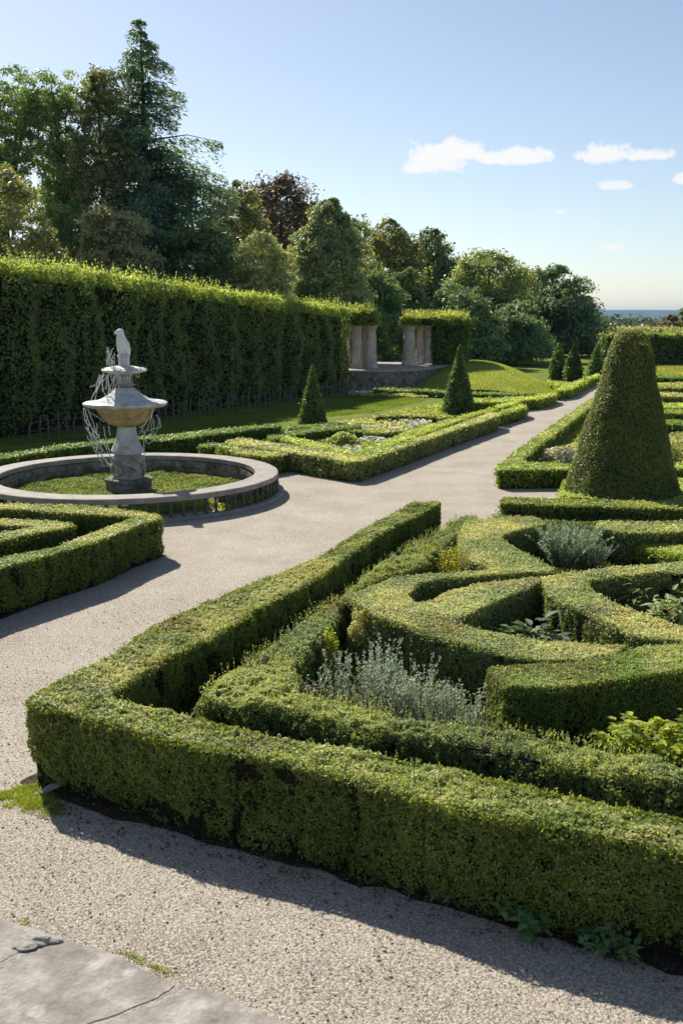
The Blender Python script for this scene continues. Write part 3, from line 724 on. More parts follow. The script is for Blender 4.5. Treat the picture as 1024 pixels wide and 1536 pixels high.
# ------------------------------------------------------------------ fountain
def fountain():
    c = Z(194, 741); X, Y = c[0], c[1]
    sc = (Y * CP + 2 * SP) / F                                # metres per photo pixel there
    zat = lambda v: P(194, v, Y)[2]
    root = empty('stone_fountain', (X, Y, 0), 'tiered stone fountain with bird on top standing in a round walled basin', 'fountain')
    R = 2.98
    mb = MB(); mb.lathe([(R - .46, .335), (R - .46, .425), (R - .445, .435), (R - .015, .435), (R, .425), (R, .34), (R - .03, .328), (R - .46, .328)], 128, wob=.012)
    mb.build('coping', COPING, root)
    mb = MB(); mb.lathe([(R - .52, .33), (R - .52, .2), (R - .49, .19), (R - .49, -.02), (R - .40, -.02), (R - .40, .33)], 96, wob=.02, a0=math.radians(-38), a1=math.radians(218))
    mb.build('inner_wall', DARKSTONE, root)
    mb = MB(); mb.lathe([(R - .08, -.02), (R - .08, .05), (R - .06, .06), (R + .10, .06), (R + .12, .045), (R + .12, -.02)], 128, wob=.01)
    mb.build('plinth_ring', COPING, root)
    mb = MB(); mb.lathe([(.035, .058), (.035, .085), (.018, .10), (.03, .15), (.034, .18), (.02, .23), (.017, .25), (.032, .31), (.032, .33)], 8)
    n = 84
    for i in range(n):
        a = 2 * PI * i / n
        if i == 0: o = proto = mb.build('baluster', DARKMETAL, root, smooth=False)
        else: o = proto.copy(); COL.objects.link(o); o.parent = root
        o.location = ((R - .02) * math.cos(a), (R - .02) * math.sin(a), 0); o.rotation_euler = (random.uniform(-.05, .05), random.uniform(-.05, .05), a)
    px = lambda k: k * sc
    # stacked plinth of dark rough blocks
    mb = MB(); mb.lathe([(px(38), -.02), (px(38), zat(738)), (px(34), zat(736)), (px(33.5), zat(730)), (px(35), zat(729)), (px(34), zat(722)), (px(36), zat(721)), (px(35.5), zat(717)), (px(30), zat(716)), (.05, zat(715.5))], 40, wob=.035, seed=2)
    mb.build('plinth', DARKSTONE, root)
    mb = MB(); mb.lathe([(px(23), zat(716)), (px(22), zat(710)), (px(20.5), zat(704)), (px(22.5), zat(694)), (px(23.5), zat(688)), (px(21), zat(683)), (px(18), zat(680))], 36, wob=.05, seed=5)
    for a in np.arange(0, 2 * PI, PI / 3):                     # carved scrolls round the drum
        t = np.linspace(0, 1, 14); ang = a - 1.25 + .5 * np.sin(t * 5.2); r = px(23) + .015
        mb.tube(np.c_[r * np.cos(ang), r * np.sin(ang), zat(712) + (zat(684) - zat(712)) * t], .022 + .018 * np.sin(t * PI), 7)
    mb.build('carved_drum', STONE, root, smooth=True)
    mb = MB(); prof = [(px(18), zat(681)), (px(24), zat(679)), (px(25), zat(675)), (px(24), zat(673))]
    for t in np.linspace(0, 1, 10): prof.append((px(14.2 + 9.4 * (1 - t) ** 2.1), zat(672 - 34 * t)))
    mb.lathe(prof, 12); mb.build('stem', LEADSTONE, root)
    mb = MB(); prof = []
    for t in np.linspace(0, 1, 12): prof.append((px(15 + 29 * t ** .75), zat(638 - 26 * t ** 1.5)))
    prof.insert(0, (px(14), zat(640))); prof.insert(6, (px(15 + 29 * .42 ** .75) + .012, zat(638 - 26 * .42 ** 1.5)))
    prof += [(px(45), zat(611))]
    mb.lathe(prof, 48, wob=.01); mb.build('bowl', OCHRE, root, smooth=True)
    mb = MB(); mb.lathe([(px(44), zat(611)), (px(58), zat(609)), (px(62), zat(606)), (px(62), zat(603.5)), (px(58), zat(602)), (px(46), zat(601)), (px(36), zat(598)), (px(27), zat(593)), (px(20), zat(588)), (px(15), zat(583.5)), (px(13), zat(581))], 48, wob=.03, seed=8)
    mb.build('bowl_rim', LEADSTONE, root)
    mb = MB(); mb.lathe([(px(13), zat(582)), (px(10), zat(579)), (px(15.5), zat(578)), (px(15.5), zat(576.5)), (px(10), zat(575.5)), (px(9.5), zat(562)), (px(12), zat(560))], 24, wob=.01)
    mb.build('column', STONE, root)
    mb = MB(); mb.lathe([(px(11), zat(561)), (px(22), zat(559)), (px(33), zat(556.5)), (px(34), zat(554.5)), (px(28), zat(551.5)), (px(18), zat(549.5)), (px(8), zat(548.5))], 36, wob=.04, seed=12)
    mb.build('upper_bowl', LEADSTONE, root)
    mb = MB(); mb.lathe([(px(8.2), zat(549)), (px(8.2), zat(537)), (px(9.2), zat(536)), (px(9.2), zat(533)), (px(8), zat(532)), (px(8.5), zat(529.5))], 20)
    mb.build('post', LEADSTONE, root)
    # bird: body rings leaning slightly, round head turned left with a hooked beak
    mb = MB(); rings = [(530, 7.5, 0), (526, 9.2, .2), (520, 9.8, 0), (514, 9.2, -1), (508, 7.6, -2.2), (504, 6.0, -3), (500, 5.8, -3.6), (496, 5.4, -3.8), (493.5, 3.2, -3.6), (492.8, .6, -3.4)]
    m = 18; V = []
    for v, r, dx in rings:
        a = 2 * PI * np.arange(m) / m; V.append(np.c_[px(dx) + px(r) * np.cos(a), px(r) * .85 * np.sin(a), np.full(m, zat(v))])
    mb.add(np.concatenate(V), [[k * m + i, k * m + (i + 1) % m, (k + 1) * m + (i + 1) % m, (k + 1) * m + i] for k in range(len(rings) - 1) for i in range(m)], 0)
    mb.tube([[px(-6), -.03, zat(497)], [px(-10), -.04, zat(498.5)], [px(-11), -.045, zat(501.5)]], [px(3), px(2), px(.5)], 8)
    for s in (-1, 1):
        mb.tube([[px(-1), s * px(6.5), zat(508)], [px(4), s * px(8), zat(516)], [px(7), s * px(6), zat(525)], [px(9), s * px(2), zat(531)]], [px(2.6), px(3.6), px(2.8), px(1)], 8)
    mb.build('bird_statue', WHITESTONE, root, smooth=True)
    # thin trickles of water dripping from the bowls
    mb = MB()
    def strand(p0, p1, sag, rad=.009, k=12):
        t = np.linspace(0, 1, k)[:, None]; p = np.array(p0) * (1 - t) + np.array(p1) * t
        p[:, 2] -= sag * np.sin(PI * t[:, 0]); p += RNG.normal(0, .008, p.shape); mb = MB(); mb.tube(p, rad * RNG.uniform(.6, 1.3, k), 5); mb.build('water_trickle', WATER, root, smooth=True)
    at = lambda u, v, dy=0.0: [px(u - 194), dy, zat(v)]
    for u0, v0, u1, v1, s in ((132,612,165,700,.1),(136,612,150,658,-.02),(134,640,163,680,-.05),(132,614,139,645,.05),(160,640,169,690,.06),(144,616,160,632,.0),(150,660,166,682,-.1),(130,612,146,668,.14),(137,652,160,700,.0),(152,634,146,664,.03),(166,634,168,652,-.04),(146,668,170,702,.05),(132,628,152,655,.02),(156,650,150,676,.02),
                          (238,612,216,640,.06),(236,612,230,660,-.04),(240,622,246,640,-.03),(246,640,216,648,.0),(222,648,222,686,.0),(236,628,232,662,.05),(230,620,214,650,.02),(245,626,228,664,.12),(219,690,220,704,0),(238,612,222,646,.1),(216,640,226,662,.03)):
        strand(at(u0, v0, random.uniform(-.25, .1)), at(u1, v1, random.uniform(-.25, .1)), s)
    for i in range(34):                                       # from the upper bowl, mostly on its left
        u0 = random.uniform(156, 192) if i < 27 else random.uniform(200, 220)
        u1 = u0 + random.uniform(-22, 10) if i < 27 else u0 + random.uniform(-8, 4)
        v1 = random.uniform(572, 603) if i < 27 else random.uniform(562, 578)
        strand(at(u0, random.uniform(555, 562), random.uniform(-.3, .05)), at(max(146, u1), v1, random.uniform(-.3, .05)), random.uniform(-.06, .08), .007, 9)
    for i in range(12): strand(at(random.uniform(170, 184), random.uniform(520, 535), -.1), at(random.uniform(170, 182), random.uniform(540, 556), -.12), random.uniform(-.05, .05), .007, 8)
    strand(at(190.5, 611, -.57), at(190.5, 638, -.22), .0, .006); strand(at(191, 640, -.22), at(191, 672, -.33), .03, .006)
    # broken water over the rims
    mb = MB()
    for rr, vv, n_ in ((60, 604, 260), (33, 554, 170)):
        a = RNG.random(n_) * 2 * PI; r = px(rr) * RNG.uniform(.82, 1.02, n_)
        rocks(mb, np.c_[r * np.cos(a), r * np.sin(a), zat(vv) + (1 - r / px(rr)) * .16 + RNG.uniform(0, .012, n_)], RNG.uniform(.008, .026, n_))
    tag(mb.build('water_splash', WATER, root), kind='stuff')
    return X, Y, R
FX, FY, FR = fountain()

def carpet(poly, h, pal, label, name, leaf, cover=1.6, lump=.05, up=1.0, mats=None, flowers=None, z0=0.0, mask=None):
    SEED[0] += 1; seed = SEED[0]
    p = ccw(np.asarray(poly, float)); L = leaf
    n = int(poly_area(p) * cover / (.31 * L * L)); q = sample_poly(p, n)
    if mask is not None: q = q[mask(q)]; n = len(q)
    hh = h * (.35 + .9 * vnoise(np.c_[q, np.zeros(n)], 2.2, seed)) + (vnoise(np.c_[q, np.zeros(n)], 6, seed + 1) - .5) * lump
    z = z0 + np.maximum(.01, hh * RNG.random(n) ** .35)
    pts = np.c_[q, z]; mb = MB()
    mb.leaves(pts, np.tile([0, 0, 1.], (n, 1)), L, L * .6, leaf_colours(pts, pal, seed, np.full(n, up)), L > .075, 0)
    if flowers:
        fc, amt, fl = flowers
        k = RNG.random(n) < amt * (vnoise(pts, 1.1, seed + 9) > .5); f = pts[k] + np.array([0, 0, .04])
        mb.leaves(f, np.tile([0, 0, 1.5], (len(f), 1)), fl, fl * .9, np.array(fc) * RNG.uniform(.85, 1.1, (len(f), 1)), False, 1)
    return tag(mb.build(name, [LEAF_SOFT, PETAL]), kind='stuff', label=label)
ang = np.linspace(0, 2 * PI, 60)[:-1]
disc = np.c_[FX + (FR - .5) * np.cos(ang), FY + (FR - .5) * np.sin(ang)]
carpet(disc, .13, dict(a=(.030, .052, .012), b=(.085, .115, .03), tip=(.13, .125, .04), tipamt=.4), 'low green ground cover filling the fountain basin', 'basin_groundcover', .036, 2.2)
def ring_plants():
    a = RNG.random(9000) * 2 * PI; a = np.where((vnoise(np.c_[a * 5, a * 0, a * 0], 1, 9) > .56), a, a * 0 + 1.57); r = FR - .08 - RNG.random(9000) ** .7 * .26
    z = RNG.random(9000) * .17 * (.5 + .6 * vnoise(np.c_[a * 4, r, r * 0], 2, 5))
    p = np.c_[FX + r * np.cos(a), FY + r * np.sin(a), z]; mb = MB()
    mb.leaves(p, np.c_[np.cos(a), np.sin(a), np.full(9000, .6)], .05, .032, leaf_colours(p, BRIGHT, 77, np.ones(9000)), False, 0)
    tag(mb.build('basin_edge_plants', [LEAF_SOFT]), kind='stuff', label='small green plants growing between the basin balusters')
ring_plants()

def lawn(name, pts, n, L, cols, label, nrm=None):
    mb = MB(); f = np.clip(vnoise(pts, .8, 31) * .7 + .5 * RNG.random(len(pts)) - .1, 0, 1)[:, None]
    mb.leaves(pts, RNG.normal(0, 1, (len(pts), 3)) * [1, 1, .35], L, L * .35, np.array(cols[0]) * (1 - f) + np.array(cols[1]) * f, True, 0, tang=np.tile([0, 0, .9], (len(pts), 1)), jitter=.2)
    tag(mb.build(name, [LEAF_SOFT]), kind='stuff', label=label)
def mound_grass():
    me = bpy.data.objects['grass_mound'].data; V = np.array([v.co for v in me.vertices]); Fq = np.array([p.vertices[:] for p in me.polygons])
    k = RNG.integers(0, len(Fq), 70000); w = RNG.dirichlet([1, 1, 1, 1], 70000); p = (V[Fq[k]] * w[..., None]).sum(1); p[:, 2] += .02
    lawn('mound_grass', p, 0, .10, ((.20, .27, .06), (.38, .43, .14)), 'short sunlit grass covering the mound')
mound_grass()
q = sample_poly(ccw(poly_at([(-30,668),(240,650),(420,632),(560,618),(640,600),(560,592),(520,594),(40,664)], 0)), 60000)
lawn('lawn_grass', np.c_[q, np.full(len(q), .012)], 0, .07, ((.11, .18, .04), (.22, .29, .08)), 'mown grass of the lawn along the tall hedge')
q = sample_poly(ccw(poly_at([(905,545),(1190,542),(1190,562),(905,566)], 0)), 24000)
lawn('lawn_grass', np.c_[q, np.full(len(q), .02)], 0, .13, ((.18, .23, .05), (.38, .40, .12)), 'sunlit grass before the far right hedge')

# ------------------------------------------------------------------ ruined colonnade with overgrown top, terrace wall
def column(root, loc, h, r, seed):
    sh, ba, ca = MB(), MB(), MB()
    sh.lathe([(r * 1.05, .30), (r * 1.02, h * .35), (r * 1.04, h * .36), (r * .98, h * .365), (r * .95, h * .68), (r * .97, h * .685), (r * .92, h * .69), (r * .88, h * .86)], 24, wob=.04, seed=seed)
    ba.lathe([(r * 1.35, 0), (r * 1.35, .10), (r * 1.2, .14), (r * 1.18, .26), (r * 1.04, .302)], 24, wob=.03, seed=seed + 1)
    ca.lathe([(r * .87, h * .858), (r * 1.02, h * .88), (r * .95, h * .90), (r * 1.15, h * .96), (r * 1.3, h)], 24, wob=.03, seed=seed + 2)
    o = sh.build('column', SANDSTONE, root); o.location = loc
    ba.build('column_base', SANDSTONE, o); ca.build('capital', SANDSTONE, o)
PALETOP = dict(a=(.07, .10, .025), b=(.13, .16, .045), tip=(.20, .20, .08), tipamt=.7)
def colonnade(cols, zt, hedge_poly, htop, label, Yc, side=None):
    x0 = P(cols[0][0], 553, Yc)[0]
    root = empty('overgrown_colonnade', (x0, Yc, 0), label, 'colonnade', 'ruined stone colonnades')
    for i, (u, v0, v1, hw, dy) in enumerate(cols):
        y = Yc + dy; z0, z1 = P(u, v0, y)[2], P(u, v1, y)[2]; x = P(u, v0, y)[0]
        column(root, (x - x0, y - Yc, z0), z1 - z0, hw * y / F, i + len(label))
    p = ccw(np.array(hedge_poly)); mb = MB(); mb.prism(inset(p, .3), zt, zt + .2, 0); o = mb.build('beam', SANDSTONE, root, loc=(x0, Yc, 0)); o.location = (0, 0, 0)
    mb = hedge_mesh(p, htop - zt - .05, PALETOP, z0=zt - .03, leaf=.11, lump=.2, rnd=.25, shoots=40, shoot_len=.42, groove=0, base_gap=0, cover=2.6)
    o = mb.build('foliage', [TWIG, LEAF_SOFT], root, loc=(x0, Yc, 0)); o.location = (0, 0, 0)
    return root
YW = 50.0
xa = lambda u, y: P(u, 550, y)[0]
colonnade([(521, 556, 487, 7.5, .3), (535, 553, 487, 7.5, 0), (545, 551, 486, 6, 1.6), (556, 552, 486, 8.5, .2)], P(540, 487, YW)[2],
          [(xa(514, YW) , YW - .5), (xa(565, YW), YW - .6), (xa(566, YW), YW + 2.6), (xa(514, YW), YW + 2.6)], P(540, 464, YW)[2], 'stone columns under a leafy sunlit top at the end of the tall hedge', YW)
YC2 = 53.0
colonnade([(613, 549, 487, 9, 0), (629, 547, 488, 5.5, .6), (642, 545, 487, 7, .8)], P(630, 487, YC2)[2],
          [(xa(604, YC2), YC2 - .5), (xa(650, YC2), YC2 - .4), (xa(700, YC2 + 2), YC2 + 1.0), (xa(700, YC2 + 2), YC2 + 3.4), (xa(604, YC2), YC2 + 2.6)], P(630, 473, YC2)[2], 'right-hand stone columns under a leafy top joined to a clipped dark hedge', YC2)
zb = P(675, 486, YC2 + 1)[2]
hedge(None, zb, 'dark clipped hedge block joining the right-hand columns behind the mound', TALLD, group=None, name='tall_hedge_block',
      world=[(xa(649, YC2 + .6), YC2 + .3), (xa(699, YC2 + 1.6), YC2 + 1.6), (xa(699, YC2 + 3), YC2 + 3.2), (xa(649, YC2 + 3), YC2 + 3.0)], leaf=.14, lump=.2, groove=0, cover=2.4)
def terrace():
    y0 = 48.2; zt = P(580, 556, y0)[2]
    pts = [(xa(505, y0), y0), (xa(575, y0), y0), (xa(622, y0), y0 + .6), (xa(652, y0), y0 + 2.6)]
    back = [(xa(700, 57), 57.), (xa(505, 57), 57.)]
    mb = MB(); p = ccw(np.array(pts + back)); mb.prism(p, -.05, zt - .06, 0)
    q = inset(p, -.07); mb.prism(q, zt - .06, zt + .03, 1)
    o = mb.build('terrace_wall', [DARKSTONE, STONE], loc=(pts[0][0], y0, 0)); tag(o, 'low grey stone terrace wall carrying the columns left of the mound', 'wall')
terrace()
mb = MB(); n = 900; q = np.c_[RNG.uniform(xa(523, 46.5), xa(660, 46.5), n), RNG.uniform(45.2, 48, n)]
rocks(mb, np.c_[q, np.full(n, .02)], RNG.gamma(3, .022, n)); tag(mb.build('rubble', STONE), kind='stuff', label='loose stone rubble at the foot of the terrace wall')

# ------------------------------------------------------------------ trees
TREEK = np.array([4.2, 3.8, 4.5])
def trunk_mesh(h, r, limbs, spread, seed, split=.35):
    rs = np.random.default_rng(seed); mb = MB()
    k = 9; t = np.linspace(0, 1, k); w = np.cumsum(rs.normal(0, .05 * r * 6 / k, (k, 2)), 0)
    pts = np.c_[w, t * h - .1]; mb.tube(pts, r * (1 - .8 * t) * (1 + .5 * np.exp(-t * 14)), 9)
    for i in range(limbs):
        f = split + (.95 - split) * (i + rs.random()) / limbs; b0 = np.array([np.interp(f, t, pts[:, j]) for j in range(3)])
        a = rs.random() * 2 * PI; l = spread * (1.15 - f) * rs.uniform(.6, 1.1)
        e = b0 + np.array([math.cos(a) * l, math.sin(a) * l, l * rs.uniform(.5, 1.0)]); m_ = (b0 + e) / 2 + rs.normal(0, .08 * l, 3)
        mb.tube([b0, m_, e], np.array([.45, .28, .08]) * r * (1.2 - f), 6)
    return mb
SHAPES = {'round': lambda t: np.sqrt(np.maximum(0, 1 - (2 * t - 1) ** 2)) ** .85, 'dome': lambda t: np.sqrt(np.maximum(0, 1 - t ** 2.6)) * (.75 + .25 * np.minimum(1, t * 4)),
          'column': lambda t: np.maximum(0, 1 - t ** 5) ** .6 * (.85 + .15 * np.sin(t * 5)), 'oval': lambda t: np.sin(PI * np.clip(t, 0, 1) ** .8) ** .7, 'cone': lambda t: (1 - t) ** .75}
def tree(u, vt, hw, Y, label, a, b_, tip=None, shape='dome', vb=None, nc=150, per=180, L=.22, cr=.24, fill=.25, name='broadleaf_tree', depth=.85, trunk=True, group='trees behind the garden', cat='tree', zf=.7, tipamt=.35):
    SEED[0] += 1; seed = SEED[0]; rs = np.random.default_rng(seed)
    base = P(u, 600, Y); x = base[0]; H = P(u, vt, Y)[2]; zb = P(u, vb, Y)[2] if vb else 0.2
    R = hw * Y / F * 1.12
    prof = SHAPES[shape]
    t = rs.random(nc * 3); t = t[rs.random(nc * 3) < prof(t) + .12][:nc]; m = len(t)
    an = rs.random(m) * 2 * PI; rr = np.sqrt(fill + (1 - fill) * rs.random(m)) * rs.uniform(.82, 1.08, m)
    lob = 1 + .12 * np.sin(an * 3 + seed + t * 4) * .6 + .16 * (rs.random(m) - .5)
    c = np.c_[np.cos(an) * rr * prof(t) * R * .84 * lob, np.sin(an) * rr * prof(t) * R * .86 * depth * lob, zb + t * (H - zb) * .96]
    rad = R * cr * rs.uniform(.55, 1.35, m) * (.6 + .4 * prof(t))
    k = np.repeat(np.arange(m), per); n = len(k)
    v = unit(rs.normal(0, 1, (n, 3))); v[:, 2] = np.where(v[:, 2] < -.3, v[:, 2] * -.5, v[:, 2])
    p = c[k] + v * (rad[k] * 1.35 * rs.random(n) ** .5)[:, None] * np.array([1, 1, zf])
    p += (np.stack([vnoise(p, 1.3, seed + i) for i in range(3)], 1) - .5) * L * 4
    p[:, 2] = np.maximum(p[:, 2], .05)
    tone = np.clip(rs.normal(.5, .2, m), 0, 1)[k] * .6 + rs.random(n) * .4
    a, b_ = np.array(a) * TREEK, np.array(b_) * TREEK
    col = np.array(a) * (1 - tone[:, None]) + np.array(b_) * tone[:, None]
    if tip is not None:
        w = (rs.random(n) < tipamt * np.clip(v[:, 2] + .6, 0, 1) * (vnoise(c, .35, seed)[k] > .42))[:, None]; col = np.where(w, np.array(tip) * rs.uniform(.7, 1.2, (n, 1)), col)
    root = empty(name, (x, Y, 0), label, cat, group)
    mb = MB(); mb.leaves(p, v + np.array([0, 0, .45]), L, L * .68, col, True, 0, jitter=.6); mb.build('crown', LEAF_DARK, root)
    if trunk:
        trunk_mesh(zb + (H - zb) * .8, max(.12, R * .085), 12, R * 1.1, seed, .25).build('trunk', BARK, root)
    return root

def sparse_tree(u, vt, hw, Y, label, a, b_, nst=5, seed=1, n=26000, vlow=360, L=.17):
    """tall loose tree: upright leafy limbs with sky between them"""
    rs = np.random.default_rng(seed); x = P(u, 600, Y)[0]; H = P(u, vt, Y)[2]; R = hw * Y / F; z0 = P(u, vlow, Y)[2]
    root = empty('tall_loose_tree', (x, Y, 0), label, 'tree', 'trees behind the garden'); tb = MB(); C, W = [], []
    tb.tube([[0, 0, -.1], [.1, 0, z0], [.05, .1, z0 + (H - z0) * .5]], [.28, .2, .12], 8)
    for i in range(nst):
        ang = rs.random() * 2 * PI; rr = R * rs.uniform(.25, .95) if i else 0; b0 = np.array([0, 0, z0 * rs.uniform(.55, 1.1)]); top = np.array([math.cos(ang) * rr, math.sin(ang) * rr, (H - .9) * (rs.uniform(.86, 1.0) if i else 1)])
        k = 12; t = np.linspace(0, 1, k)[:, None]; pt = b0 * (1 - t) + top * t; pt[:, :2] += np.cumsum(rs.normal(0, .07, (k, 2)), 0); tb.tube(pt, np.linspace(.12, .02, k), 6)
        for j in range(2, k):
            for q in range(3):
                a2 = rs.random() * 2 * PI; l = R * rs.uniform(.25, .8) * (1.15 - .5 * j / k); e = pt[j] + np.array([math.cos(a2) * l, math.sin(a2) * l, l * rs.uniform(.1, .7)])
                tb.tube([pt[j], (pt[j] + e) / 2 + [0, 0, .08], e], [.035, .022, .008], 4)
                for s in (.35, .6, .8, 1.0):
                    C.append(pt[j] * (1 - s) + e * s); W.append(.40 * rs.uniform(.5, 1.5))
        for j in range(3, k): C.append(pt[j]); W.append(.4)
        for j in range(5): C.append(top + np.r_[rs.normal(0, .5, 2), rs.uniform(-.2, .9)]); W.append(.4)
    C, W = np.array(C), np.array(W); k = rs.integers(0, len(C), n)
    keep = vnoise(C[k], .6, seed) > .43; k = k[keep]; m = len(k)
    v = unit(rs.normal(0, 1, (m, 3))); p = C[k] + v * (W[k] * rs.random(m) ** .5)[:, None] * np.array([1, 1, .75]) + np.array([0, 0, -.05])
    f = np.clip(.6 * vnoise(C[k], .7, seed + 3) + .5 * rs.random(m), 0, 1)[:, None]
    a, b_ = np.array(a) * TREEK, np.array(b_) * TREEK
    mb = MB(); mb.leaves(p, v + [0, 0, .4], L, L * .65, np.array(a) * (1 - f) + np.array(b_) * f, True, 0, jitter=.7); mb.build('crown', LEAF_DARK, root); tb.build('trunk', BARK, root)

def conifer(u, vt, hw, Y, label, a, b_, seed, L=.2):
    rs = np.random.default_rng(seed); x = P(u, 600, Y)[0]; H = P(u, vt, Y)[2]; R = hw * Y / F
    root = empty('conifer_tree', (x, Y, 0), label, 'tree', 'trees behind the garden'); tb, mb = MB(), MB()
    tb.tube([[0, 0, -.1], [0, 0, H * .4], [.05, 0, H * .75], [0, 0, H - .7]], [.42, .3, .12, .015], 9)
    Pn, Nn, Tn = [], [], []
    z = 1.0
    while z < H - .12:
        t = z / H
        Lb = R * 1.16 * (1 - math.exp(-3.3 * (1 - t) ** 1.1)) + .02
        nb = int(4 + 9 * (1 - t))
        for i in range(nb):
            an = rs.random() * 2 * PI; l = Lb * rs.uniform(.42, 1.18); tip = np.array([math.cos(an) * l, math.sin(an) * l, z - l * rs.uniform(.02, .26)])
            mid = np.array([math.cos(an) * l * .55, math.sin(an) * l * .55, z + l * .06]); b0 = np.array([0, 0, z])
            tb.tube([b0, mid, tip], [.03 + .012 * Lb, .025, .008], 4)
            m = int(5 + 128 * l); s = rs.random(m) ** .7
            q = b0 * ((1 - s) ** 2)[:, None] + mid * (2 * s * (1 - s))[:, None] + tip * (s ** 2)[:, None]
            wd = .10 * min(1, .25 + l * .8) + .26 * np.minimum(l, 3.) * .5 * (.4 + s * (1.1 - s) * 2)
            side = np.array([-math.sin(an), math.cos(an), 0]); off = rs.normal(0, 1, m) * wd
            q = q + side * off[:, None] + np.array([0, 0, 1.]) * (-np.abs(off) * .45 - rs.exponential(.27 * min(1, .2 + l), m) * (.5 + s) + .05)[:, None]
            Pn.append(q); Nn.append(np.tile([math.cos(an) * .35, math.sin(an) * .35, .9], (m, 1))); Tn.append(np.tile([math.cos(an), math.sin(an), -.6], (m, 1)))
        z += rs.uniform(.22, .34) * (1 + .5 * (1 - t)) * (1.0 + 1.9 * max(0, t - .4))
    p, nn, tg = np.concatenate(Pn), np.concatenate(Nn), np.concatenate(Tn); m = len(p); p[:, 2] = np.maximum(p[:, 2], .1)
    f = np.clip(.7 * vnoise(p, .6, seed) + .45 * rs.random(m), 0, 1)[:, None]
    a, b_ = np.array(a) * TREEK, np.array(b_) * TREEK
    mb.leaves(p, nn, L * 1.2, L * .55, np.array(a) * (1 - f) + np.array(b_) * f, True, 0, tang=tg, jitter=.5); mb.build('crown', LEAF_DARK, root); tb.build('trunk', BARK, root)

T1, T2 = (.030, .055, .020), (.070, .105, .038)
O1, O2 = (.038, .052, .016), (.085, .10, .034)
sparse_tree(22, 80, 74, 56, 'leftmost tall loose tree with sky showing through', T1, (.08, .115, .04), 8, 3, 40000, 360)
sparse_tree(108, 92, 62, 57, 'second tall loose tree from the left', T1, (.08, .115, .04), 8, 8, 36000, 370)
tree(168, 96, 46, 55, 'olive-brown tree leaning against the tall conifer', (.030, .040, .016), (.066, .078, .032), None, 'column', 330, 90, 190, .18, .34, name='broadleaf_tree')
conifer(230, 14, 132, 57, 'tallest pointed conifer rising above everything', (.018, .036, .020), (.052, .085, .046), 4)
tree(8, 248, 74, 46, 'yellow-green bushy tree at the left edge above the tall hedge', (.046, .060, .022), (.095, .108, .046), None, 'round', 450, 120, 200, .15, .26)
tree(75, 345, 44, 45, 'small yellowish bush below the tall loose trees', (.046, .056, .022), (.095, .10, .042), None, 'round', 460, 70, 180, .14, .28, name='bush', cat='bush', trunk=False)
tree(120, 300, 55, 52, 'dark tree filling the gap below the tall loose trees', T1, T2, None, 'round', 500, 90, 190, .17)
tree(178, 300, 72, 50, 'grey-green shaggy tree at the foot of the conifer', (.05, .06, .03), (.115, .125, .065), None, 'dome', 520, 150, 200, .17)
tree(300, 320, 80, 53, 'dark tree to the right of the conifer foot', (.022, .04, .014), (.055, .085, .028), None, 'dome', 520, 150, 190, .18)
tree(362, 268, 62, 64, 'olive tree between conifer and copper beech', O1, O2, (.17, .15, .045), 'dome', None, 150, 190, .21)
tree(425, 258, 98, 80, 'dark reddish copper beech', (.024, .021, .013), (.054, .044, .028), (.066, .042, .030), 'dome', None, 240, 200, .26)
tree(396, 348, 50, 52, 'pale grey-green shrub in front of the copper beech', (.07, .09, .035), (.14, .16, .07), None, 'round', 500, 110, 190, .15, name='bush', cat='bush')
tree(492, 290, 60, 56, 'dense ivy-clad rounded tree above the tall hedge', (.04, .062, .026), (.10, .13, .062), (.14, .165, .09), 'oval', 510, 420, 170, .15, .15, .6, tipamt=.3, zf=.9)
tree(580, 326, 62, 78, 'olive round-topped tree behind the columns', O1, O2, (.15, .14, .045), 'dome', None, 170, 190, .24)
tree(560, 392, 56, 62, 'dark ivy-clad tree behind the gap between the columns', (.025, .048, .018), (.06, .095, .038), None, 'dome', None, 150, 190, .2)
tree(645, 346, 58, 88, 'dark green tree behind the right-hand columns', T1, T2, (.10, .12, .045), 'dome', None, 170, 190, .26)
tree(612, 400, 40, 72, 'dark tree between the two colonnades', (.024, .045, .017), (.055, .085, .03), None, 'dome', None, 110, 190, .22)
tree(728, 372, 72, 82, 'round tree with sunlit left side behind the mound', (.045, .07, .022), (.10, .13, .045), (.2, .2, .08), 'dome', None, 190, 200, .24, .22, tipamt=.5)
tree(768, 455, 58, 74, 'round dark bush behind the grass mound', (.026, .05, .02), (.06, .095, .04), None, 'dome', None, 150, 190, .21, .2, name='bush', cat='bush')
tree(822, 394, 58, 92, 'dark layered tree right of the sunlit round tree', (.022, .042, .018), (.055, .085, .035), None, 'oval', 500, 90, 200, .27, .26, .15, zf=.42)
tree(830, 440, 62, 90, 'dark low tree under the layered tree', (.022, .042, .018), (.05, .08, .032), None, 'dome', None, 150, 190, .26)
tree(874, 462, 28, 96, 'small dark tree at the right end of the tree line', (.022, .042, .018), (.05, .08, .032), None, 'dome', None, 80, 180, .26)
tree(690, 430, 60, 70, 'dark tree just behind the clipped hedge block', (.024, .045, .018), (.055, .088, .034), None, 'dome', None, 140, 190, .22)
for q, (u, v) in enumerate(((345,312),(400,285),(455,290),(520,318),(560,345),(615,362),(668,392),(712,408),(775,420),(800,432),(850,450))):
    tree(u, v, 52, 102 + q % 3 * 3, 'dark tree in the back row of the tree line', (.022, .042, .018), (.06, .09, .035), None, 'dome', None, 110, 150, .36, .3, group='back row of the tree line')
tree(1022, 450, 16, 120, 'pointed dark tree at the right edge beyond the far hedge', (.03, .05, .025), (.07, .095, .045), None, 'cone', None, 60, 170, .3, name='conifer_tree')
